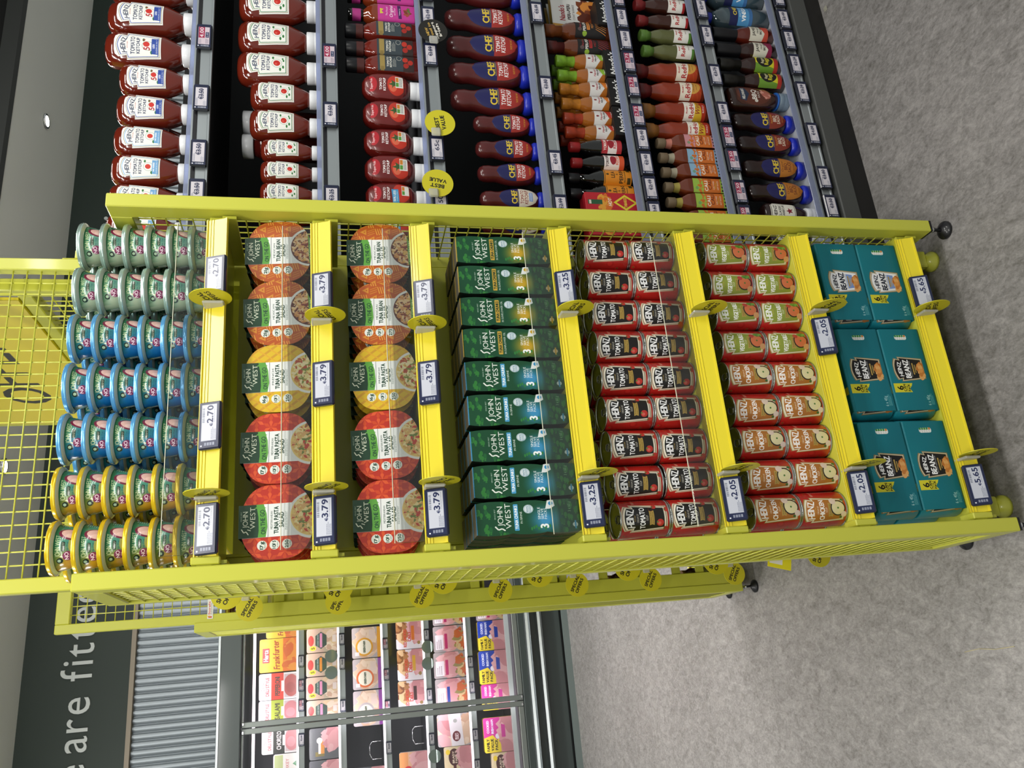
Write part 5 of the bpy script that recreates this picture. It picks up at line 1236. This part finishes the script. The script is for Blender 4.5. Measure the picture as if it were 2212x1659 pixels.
jp = [(0, .024), (.004, .0275), (.085, .0275), (.105, .023), (.122, .0175), (.14, .017)]
row(round_bottle('barbecue_sauce_bottle', 'sauce bottle', jp, mat('red_bbq', '5a1c10', .12, coat=.6), [(.118, .0185), (.12, .0195), (.195, .0195), (.198, .017)], BLK, jl1('label_bbq_coral', 'c8503e'), (.022, .082), .95), [1.536], 6, 'round sauce bottle with tall black cap and coral label', .0275)
row(round_bottle('barbecue_sauce_bottle', 'sauce bottle', jp, mat('dark_bbq', '2c1410', .12, coat=.6), [(.118, .0185), (.12, .0195), (.195, .0195), (.198, .017)], BLK, jl1('label_bbq_plum', '8a2a4a'), (.022, .082), .95), [1.476], 6, 'round sauce bottle with tall black cap and plum label', .0275)
jm = simple('label_jerk', 240, 220, 'd8cf2e', [('p', [(0, 0), (.4, 0), (.1, 1), (0, 1)], '6f9a34'), ('e', .55, .42, .36, .36, '1c1a14'), ('t', 'Reggae', .55, .3, .12, 'e8e0b0', .4, 1, 0, .2), ('t', 'Reggae', .6, .48, .17, 'e0d43a', .6, 2), ('r', 0, .82, 1, 1, 'b83a30'), ('r', .8, .2, 1, .8, '4a7a34')])
row(round_bottle('jerk_sauce_bottle', 'sauce bottle', [(0, .024), (.004, .027), (.092, .027), (.112, .022), (.13, .015), (.14, .014)], mat('dark_bbq', '2c1410', .12, coat=.6), [(.118, .0165), (.15, .0150), (.152, .018), (.194, .0185), (.197, .016)], mat('black_cap_colours', '1c1a14', .4, noise=(70, .6)), jm, (.014, .088), .96), [1.420, 1.361], 6, 'sauce bottle with yellow green and red label', .027)
hl = simple('label_hellmanns', 300, 360, '4a2418', [('e', .5, .5, .48, .48, '5e2e20'), ('p', [(.2, .1), (.8, .1), (.86, .26), (.5, .36), (.14, .26)], '22304a'), ('t', "HELLMANN'S", .5, .19, .08, 'e6e2d6', .56, 1), ('t', 'BBQ', .5, .50, .13, 'f2efe6', .52, 2), ('t', 'SAUCE', .5, .63, .06, 'f2efe6', .36), ('b', .58, .83, .26, .1, ['b86a5a', 'd89a8a', '9a4a3a'], 24, .06), ('c', .18, .55, .05, 'd8d2c8')], .3, .3)
h = .198; pr = squeeze(h, .078, .054, .034, .026)
HK = Kind('barbecue_sauce_bottle', 'sauce bottle', [('bottle', MB().lathe(pr, 32).mesh('bottle', mat('hellmann_brown', '33180f', .2, coat=.5))), ('cap', capmesh(.034, .026, clear_mat('clear_blue_cap', 'b8d0e4', .4, .1, .4))), ('cap_band', MB().lathe([(.034, .0268), (.038, .0268)], 28).mesh('cap_band', mat('blue_band', '2a62b4', .4))), ('label', patch(pr, lerp_rows([(.175, -.022, .022), (.160, -.031, .031), (.10, -.033, .033), (.075, -.03, .03), (.062, -.018, .018)], 12), 'label', hl))])
row(HK, [1.293], 6, 'dark barbecue squeezy bottle with clear blue cap', .027)
row(chefb(.84, CL['bbq'], BBQ), [1.211, 1.133], 6, 'blue-capped barbecue sauce bottle with red-brown label', .025)
row(chefb(.84, CL['bbq2'], BBQ), [1.050, .970], 6, 'blue-capped barbecue sauce bottle with orange label', .025)
cl = simple('label_classic_bbq', 260, 360, 'e6e2d4', [('r', .04, .03, .96, .97, '3a3a34'), ('r', .07, .05, .93, .95, 'efece0'), ('t', 'HEINZ', .5, .18, .12, '1d1c1c', .7, 1), ('t', 'CLASSIC', .5, .36, .09, '1d1c1c', .7, 1), ('t', 'BARBECUE', .5, .49, .08, '1d1c1c', .7, 1), ('p', [(.5 + .2 * (1 if i % 2 == 0 else .42) * math.sin(i * PI / 5), .74 - .15 * (1 if i % 2 == 0 else .42) * math.cos(i * PI / 5)) for i in range(10)], '8a1f34')])
h = .165; pr = squeeze(h, .066, .05, .032, .022)
row(Kind('barbecue_sauce_bottle', 'sauce bottle', [('bottle', MB().lathe(pr, 32).mesh('bottle', BBQ)), ('cap', capmesh(.032, .022, WHITEP)), ('label', patch(pr, lerp_rows([(.148, -.018, .018), (.138, -.025, .025), (.07, -.021, .021)], 10), 'label', cl))]), [.900, .83], 6, 'small dark barbecue bottle with cream star label', .025)
# price tickets along the black and silver rails
GT = [(0, [(1.327, '4.00', 1), (1.141, '3.50', 0), (.981, '3.50', 0), (.872, '3.50', 0)]), (1, [(1.296, '4.00', 1), (1.113, '3.50', 0), (.868, '3.25', 0)]), (2, [(1.545, '2.29', 0), (1.448, '2.49', 0), (1.323, '1.89', 0), (1.026, '65c', 0), (.872, '50c', 0)]), (3, [(1.499, '5.19', 0), (1.241, '3.80', 0), (1.001, '3.45', 0), (.866, '2.99', 0)]),
      (4, [(1.585, '2.50', 1), (1.506, '3.00', 0), (1.428, '3.00', 0), (1.350, '2.75', 1), (1.266, '2.75', 1), (1.168, '2.75', 1), (1.090, '2.40', 0), (1.012, '2.40', 0), (.934, '2.49', 0), (.856, '2.63', 0)]),
      (5, [(1.570, '2.49', 0), (1.469, '2.49', 0), (1.326, '3.75', 0), (1.194, '3.99', 0), (1.115, '2.50', 1), (1.036, '2.50', 1), (.934, '2.50', 1), (.855, '2.50', 1)]), (6, [(1.644, '3.49', 0), (1.557, '3.49', 0), (1.478, '3.49', 0), (1.387, '2.29', 0), (1.286, '3.29', 0), (1.140, '4.09', 0), (.992, '3.80', 0), (.898, '3.50', 0)])]
for sh, L_ in GT:
    for i, (x, p, red) in enumerate(L_):
        put_esl(p, (x, GY - .0165, GZ[sh] - .0225), 0, f"{'red' if red else 'white'} price ticket reading {p}, {ORD[len(L_) - 1 - i]} from the yellow stand, {SHELF[sh]} sauce shelf", True, bool(red), {'4.00': '5.49', '2.75': '3.25'}.get(p, '3.29'), f'price tickets on the {SHELF[sh]} sauce shelf')
for x, z, wd, bg, ink, a, lb in ((1.0926, 1.2226, ['BEST', 'VALUE'], 'd6cc2a', '26241a', .12, 'round yellow best value flag farther from the yellow stand, third sauce shelf'), (.9123, 1.2391, ['BEST', 'VALUE'], 'd6cc2a', '26241a', -2.2 + 3.6, 'round yellow best value flag beside the yellow stand, third sauce shelf')):
    R = thing('value_flag', lb, 'shelf flag', (x, .195, z), (0, 0, 0), 'best value flags'); obj('disc', flag_kind(f'value_{a:.1f}', wd, bg, ink, a), R); obj('clip', CLIP_V, R, (-.03, -.003, .012))
R = thing('support_flag', 'round black flag reading Proud to support Irish below the dark ketchup bottles', 'shelf flag', (1.388, .195, 1.224), (0, 0, 0)); obj('disc', flag_kind('irish', ['NEW', 'Proud to', 'support', 'Irish'], '211f1b', ['c9a24a', 'c9a24a', 'f0ece0', 'f0ece0'], .25, .085), R); obj('clip', CLIP_V, R, (-.032, -.003, 0.))
# ------------------------------------------------------------------ packs in the chilled cabinet
FILM = mat('clear_pack_film', 'cfc8d4', .15, coat=.6); PALE = mat('pale_tray', 'd9d3de', .3, coat=.4); TANT = mat('tan_tray', 'c9a890', .4, coat=.3); DKT = mat('dark_tray', '34343a', .3, coat=.4); CRM = mat('cream_card', 'e0cfb0', .5); YWP = mat('yellow_pack', 'e8cf3a', .35, coat=.3); ORP = mat('orange_pack', 'e8963a', .35, coat=.3)
HAM = ['d99aa0', 'e0aab0', 'c9868e']; CHI = ['d9b8a0', 'e6ccb8', 'caa48c']
def pack_art(k):
    S = lambda nm, bg, ops: simple('pack_' + nm, 200, 200, bg, ops, .3, .4)
    if k == 'frank': return S(k, 'f2c02e', [('r', 0, .62, 1, 1, 'e8742a'), ('r', .28, .08, .72, .26, 'c8242e'), ('t', 'Herta', .5, .17, .12, 'ffffff', .34, 1), ('t', 'Frankfurter', .5, .44, .16, 'a03020', .86, 1, .05, .15), ('b', .5, .82, .44, .12, ['e8923a', 'd8642a'], 14, .1)])
    if k in ('pepp', 'sala', 'chor'):
        c = {'pepp': 'd8321f', 'sala': 'a3b030', 'chor': '1c1a1c'}[k]; w = {'pepp': 'PEPPERONI', 'sala': 'SALAMI', 'chor': 'CHORIZO'}[k]
        return S(k, 'efe9ee', [('r', 0, .32, 1, .64, c), ('t', 'Denny', .5, .1, .09, 'c83a44', .3, 0, 0, .2), ('t', 'DELI STYLE', .5, .22, .08, 'c83a44', .7, 1), ('t', w, .5, .48, .12, '2a2018' if k != 'chor' else 'f0e8e8', .7, 1), ('r', .06, .66, .94, 1, 'cbb6bc'), ('e', .5, .84, .42, .2, 'b8484a' if k == 'pepp' else 'cf7f88'), ('e', .42, .82, .2, .12, 'a83c40' if k == 'pepp' else 'd994a0'), ('r', .3, .58, .7, .66, 'f4eef0')])
    if k == 'green': return S(k, 'eee6e6', [('r', .04, .05, .96, .4, 'b9c48a'), ('t', 'TURKEY', .5, .58, .12, 'd88a8a', .6, 1), ('p', [(.6, .8), (.7, .95), (.5, .95)], '3f8a5a'), ('r', .1, .7, .4, .76, 'c83a44')])
    if k in ('deli1', 'deli2'): return S(k, 'c4a592', [('r', 0, .55, 1, 1, 'b5a58e'), ('b', .5, .78, .46, .2, CHI + ['e8d8c0', 'd6b894'], 40, .09), ('e', .5, .14, .22, .09, 'b83038'), ('p', [(.14, .46), (.3, .28), (.7, .28), (.86, .46), (.7, .64), (.3, .64)], '24403a'), ('r', .2, .42, .8, .5, 'd88ab0' if k == 'deli1' else 'd8862c'), ('t', 'COOKED CHICKEN', .5, .36, .05, 'dfe6e0', .5), ('c', .18, .2, .1, 'e8cf2e'), ('t', '5', .18, .2, .1, '2a2a20', .08, 1), ('r', .4, .82, .7, .94, 'e0d0cc')])
    if k == 'grey': return S(k, '54545c', [('r', .1, .2, .24, .5, '7a6a34'), ('r', .18, .38, .62, .5, 'd88a3a'), ('r', .18, .3, .62, .38, 'e8e0e0'), ('b', .62, .7, .3, .16, HAM, 20, .14), ('c', .6, .34, .1, 'e6dcd8')])
    if k in ('far1', 'far2', 'far3'):
        c = {'far1': 'd8982e', 'far2': 'd8642a', 'far3': '8a3a9a'}[k]
        return S(k, 'b3a8ac', [('b', .5, .45, .42, .36, CHI, 50, .14), ('r', 0, .86, 1, 1, '8a3a9a' if k != 'far1' else c), ('c', .36, .42, .3, c if k != 'far3' else 'b3a8ac'), ('c', .36, .42, .24, 'eee6d4'), ('t', 'GREEN FARM', .36, .42, .07, '2a3a2a', .38, 1), ('r', .6, .6, .9, .8, 'e0c8c0'), ('r', .08, .1, .2, .24, 'dcd6dc')])
    if k in ('red1', 'red2', 'red3'):
        c = {'red1': 'd8742e', 'red2': 'd8a23a', 'red3': '4a2a2e'}[k]
        return S(k, 'e0d8e0', [('b', .68, .2, .34, .2, ['a8744a', 'c99a6a', '7a4a30', 'd8b48a'], 30, .1), ('b', .6, .72, .34, .2, HAM, 26, .14), ('t', 'RED SMOKED', .38, .34, .11, 'c8382e', .62, 1), ('t', 'DELI', .42, .5, .12, 'c8382e', .3, 1), ('r', .3, .58, .8, .7, c), ('c', .2, .86, .06, '9a7a4a')])
    if k in ('ham1', 'ham2', 'ham3'):
        c = {'ham1': 'b82a68', 'ham2': 'b82a68', 'ham3': '2a3f9a'}[k]
        return S(k, '9f9598', [('e', .5, .42, .46, .34, 'd99aa2'), ('b', .5, .44, .4, .28, HAM, 24, .16), ('b', .5, .84, .4, .1, ['c8643a', 'b8483a', '9a8a5a', 'd8b88a'], 26, .08), ('r', .1, .06, .66, .32, 'e6dce4'), ('r', .12, .36, .7, .45, c), ('l', .14, .1, .5, .28, 3, '9a8a94')])
    if k == 'sleeve': return S(k, 'b0a8ac', [('b', .5, .25, .42, .22, CHI + HAM, 30, .16), ('b', .5, .86, .42, .12, CHI, 20, .12), ('p', [(0, .42), (1, .34), (1, .72), (0, .8)], 'e9e2ea'), ('e', .3, .57, .16, .12, '6a2430'), ('t', 'BRADY', .3, .55, .05, 'f0e0e4', .2, 1), ('t', 'FAMILY', .3, .61, .05, 'f0e0e4', .2, 1), ('c', .78, .55, .06, 'b0b0b0')])
    if k in ('cream', 'cream2'): return S(k, 'dcc9a4', [('r', .05, .05, .18, .1, '5a8a3a'), ('r', .05, .32, .55, .42, '5a2a2c'), ('e', .68, .36, .26, .2, '4a2428'), ('t', 'BRADY', .68, .33, .07, 'ecdcc4', .36, 1), ('t', 'FAMILY', .68, .43, .07, 'ecdcc4', .36, 1), ('b', .6, .78, .36, .18, HAM, 26, .16), ('c', .84, .14, .08, 'e8c83a')])
    if k in ('blue', 'pink'):
        c = {'blue': '2440a8', 'pink': 'd03a9a'}[k]
        return S(k, 'cf8f98', [('r', 0, 0, 1, .52, c), ('p', [(0, 0), (.42, 0), (.5, .28), (.36, .40), (.46, .52), (0, .52)], 'e4cc38'), ('t', 'FAMILY', .22, .12, .08, '3a3420', .34, 1), ('t', 'VALUE', .22, .25, .08, '3a3420', .34, 1), ('t', 'PACK', .22, .38, .08, '3a3420', .3, 1), ('c', .46, .44, .08, 'e8e4ec'), ('t', 'COOKED', .74, .14, .07, 'dfe2f4', .36, 1), ('t', 'IRISH HAM', .74, .28, .07, 'dfe2f4', .40, 1), ('b', .5, .76, .46, .2, HAM, 30, .16), ('p', [(.42, .56), (.8, .56), (.76, .68), (.42, .68)], c)])
    if k == 'navy': return S(k, '9a7f74', [('r', .5, .1, .8, .9, '2a3060'), ('b', .3, .6, .25, .3, CHI, 16, .14)])
    return S('chick', 'd8a888', [('r', 0, 0, 1, .3, 'd8925a'), ('c', .36, .3, .14, 'c82a34'), ('b', .6, .7, .36, .2, HAM, 22, .16), ('e', .2, .56, .14, .1, '2a3a8a')])
PA = {}
def fpack(k, x0, x1, zt, zb, label, tray, y=4.05, d=.045, name='meat_pack', lean=.08, group=None):
    if k not in PA: PA[k] = pack_art(k)
    w, h = x1 - x0, zt - zb; c = min(.012, w * .12)
    b = MB().box(-w / 2, w / 2, .002, d, 0, h, .008); f = MB()
    P = []
    for cx, cz, a in ((w / 2 - c, h - c, 0), (-w / 2 + c, h - c, .5), (-w / 2 + c, c, 1), (w / 2 - c, c, 1.5)):
        for t in np.linspace(a * PI, (a + .5) * PI, 5): P.append((cx + c * math.cos(t), cz + c * math.sin(t)))
    f.extrude_y(P, 0, .002, [(.5 + x / w, z / h) for x, z in P])
    t = thing(name, label, 'meat pack', ((x0 + x1) / 2, y, zb), (-lean, 0, random.uniform(-.03, .03)), group)
    obj('tray', b.mesh('tray', tray), t); obj('printed_film', f.mesh('printed_film', PA[k]), t)
F = [('frank', -.099, .100, 1.962, 0, 'yellow frankfurter sausage pack leaning on the top cabinet shelf', ORP), ('frank', .103, .29, 1.923, 0, 'yellow frankfurter sausage pack half hidden by the far yellow stand', ORP), ('pepp', -.262, -.107, 1.963, 0, 'white tray with red pepperoni band on the top cabinet shelf', PALE), ('sala', -.394, -.264, 1.963, 0, 'white tray with lime green salami band beside the door frame', PALE), ('chor', -.569, -.423, 1.942, 0, 'white tray with black chorizo band on the top cabinet shelf', PALE), ('green', -.72, -.573, 1.873, 0, 'white tray with pale green label at the edge of the top shelf', PALE),
     ('navy', .143, .28, 1.67, 1, 'meat tray with navy label half hidden by the far yellow stand', TANT), ('deli1', -.005, .140, 1.675, 1, 'tan chicken tray with pink band nearest the far yellow stand', TANT), ('deli2', -.147, -.009, 1.679, 1, 'tan chicken tray with orange band on the second cabinet shelf', TANT), ('deli1', -.283, -.152, 1.680, 1, 'tan chicken tray with pink band next to the orange banded one', TANT), ('deli1', -.407, -.289, 1.677, 1, 'tan chicken tray with pink band right behind the door frame', TANT), ('grey', -.628, -.451, 1.662, 1, 'dark grey sliced ham tray with an orange label', DKT), ('grey', -.80, -.633, 1.663, 1, 'dark grey sliced ham tray at the very edge of the view', DKT),
     ('far1', -.062, .126, 1.393, 2, 'chicken slices tray with round cream label and amber edge', FILM), ('far2', -.251, -.067, 1.392, 2, 'chicken slices tray with orange ringed round label', FILM), ('far3', -.465, -.259, 1.393, 2, 'chicken slices tray with purple edge behind the door frame', FILM), ('grey', -.83, -.70, 1.40, 2, 'dark tray at the picture edge on the third cabinet shelf', DKT),
     ('red1', -.030, .149, 1.111, 3, 'white deli pack with red lettering and orange band', PALE), ('red2', -.222, -.033, 1.110, 3, 'white deli pack with red lettering and amber band', PALE), ('red3', -.393, -.225, 1.112, 3, 'white deli pack with red lettering and dark brown band', PALE), ('chick', -.80, -.642, 1.120, 3, 'orange and pink meat tray with a red dot on the fourth cabinet shelf', PALE),
     ('ham1', .100, .26, .866, 4, 'ham slices tray half hidden by the far yellow stand', FILM), ('ham1', -.068, .095, .869, 4, 'ham slices tray with magenta band nearest the far yellow stand', FILM), ('ham2', -.230, -.070, .875, 4, 'ham slices tray with magenta band next to the blue banded one', FILM), ('ham3', -.396, -.234, .873, 4, 'ham slices tray with dark blue band behind the door frame', FILM), ('sleeve', -.637, -.448, .874, 4, 'chicken pieces tray wrapped in a wide white sleeve', FILM), ('cream', -.83, -.639, .841, 4, 'cream meat box with dark oval label on the fifth cabinet shelf', CRM)]
for k, x0, x1, zt, s, lb, tr_ in F: fpack(k, x0, x1, zt, FZ[s] - .004, lb, tr_)
for k, x0, x1, zt, lb, tr_ in (('ham1', .11, .25, .573, 'pink ham pack at the cabinet bottom beside the far stand', FILM), ('blue', -.082, .106, .573, 'blue and yellow family ham pack nearest the far yellow stand', YWP), ('blue', -.291, -.085, .579, 'blue and yellow family ham pack beside the pink one', YWP), ('pink', -.45, -.293, .576, 'pink and yellow family ham pack crossed by the door frame', YWP), ('pink', -.701, -.495, .58, 'pink and yellow family ham pack beside the cream box', YWP), ('cream2', -.90, -.704, .54, 'cream meat box with yellow dot at the cabinet bottom', CRM)):
    fpack(k, x0, x1, zt, .375, lb, tr_, d=.09)
# wire dividers in the empty bays, grey discs and tickets on the rails
wd = MB().path([(0, 0, 0), (0, 0, .075), (.03, 0, .09), (.08, 0, .09), (.10, 0, .075), (.10, 0, 0)], .0025, 5).mesh('wire', CHROME)
for x, z, lb in ((-.66, FZ[2], 'empty wire front stop on the third cabinet shelf'), (-.60, FZ[3], 'empty wire front stop on the fourth cabinet shelf')):
    thing('wire_stop', lb, 'wire stop', (x, 4.06, z - .004), 0, None, wd)
GD = mat('grey_disc', '7c8c84', .5); dm = MB().extrude_y([(.039 * math.cos(2 * PI * i / 28), .039 * math.sin(2 * PI * i / 28)) for i in range(28)], 0, .001).mesh('disc', GD)
for i, (x, z) in enumerate(((-.035, 1.523), (-.134, 1.524), (-.029, .913), (-.131, .918), (-.679, .904))):
    thing('shelf_disc', ['round grey disc before the chicken trays nearest the far stand', 'round grey disc before the orange banded chicken tray', 'round grey disc on the rail above the ham slices, nearest the far stand', 'second round grey disc on the rail above the ham slices', 'round grey disc above the cream meat box'][i], 'shelf disc', (x, 4.012, z), 0, None, dm)
tw = [(esl_small('2.00'), 'white'), (esl_small('3.00', True), 'red')]
for i, (x, s, rd) in enumerate(((-.049, 0, 0), (-.191, 0, 1), (-.306, 0, 1), (-.502, 0, 0), (.063, 1, 0), (-.084, 1, 0), (-.333, 1, 0), (.013, 2, 1), (-.174, 2, 1), (-.36, 2, 1), (-.601, 2, 0), (.047, 3, 0), (-.318, 3, 0), (-.579, 3, 0), (-.144, 4, 0), (-.299, 4, 0), (-.582, 4, 0), (-.758, 4, 0))):
    n = [q for q in range(18)][i]; L_ = [a for a in ((-.049, 0), (-.191, 0), (-.306, 0), (-.502, 0), (.063, 1), (-.084, 1), (-.333, 1), (.013, 2), (-.174, 2), (-.36, 2), (-.601, 2), (.047, 3), (-.318, 3), (-.579, 3), (-.144, 4), (-.299, 4), (-.582, 4), (-.758, 4)) if a[1] == s]
    put_esl('3.00' if rd else '2.00', (x, 4.0115, FZ[s] - .029), 0, f"price ticket in the chilled cabinet, {ORD[[a[0] for a in L_].index(x)]} from the far yellow stand, {SHELF[s]} shelf", True, bool(rd), '3.75', 'price tickets in the chilled cabinet')
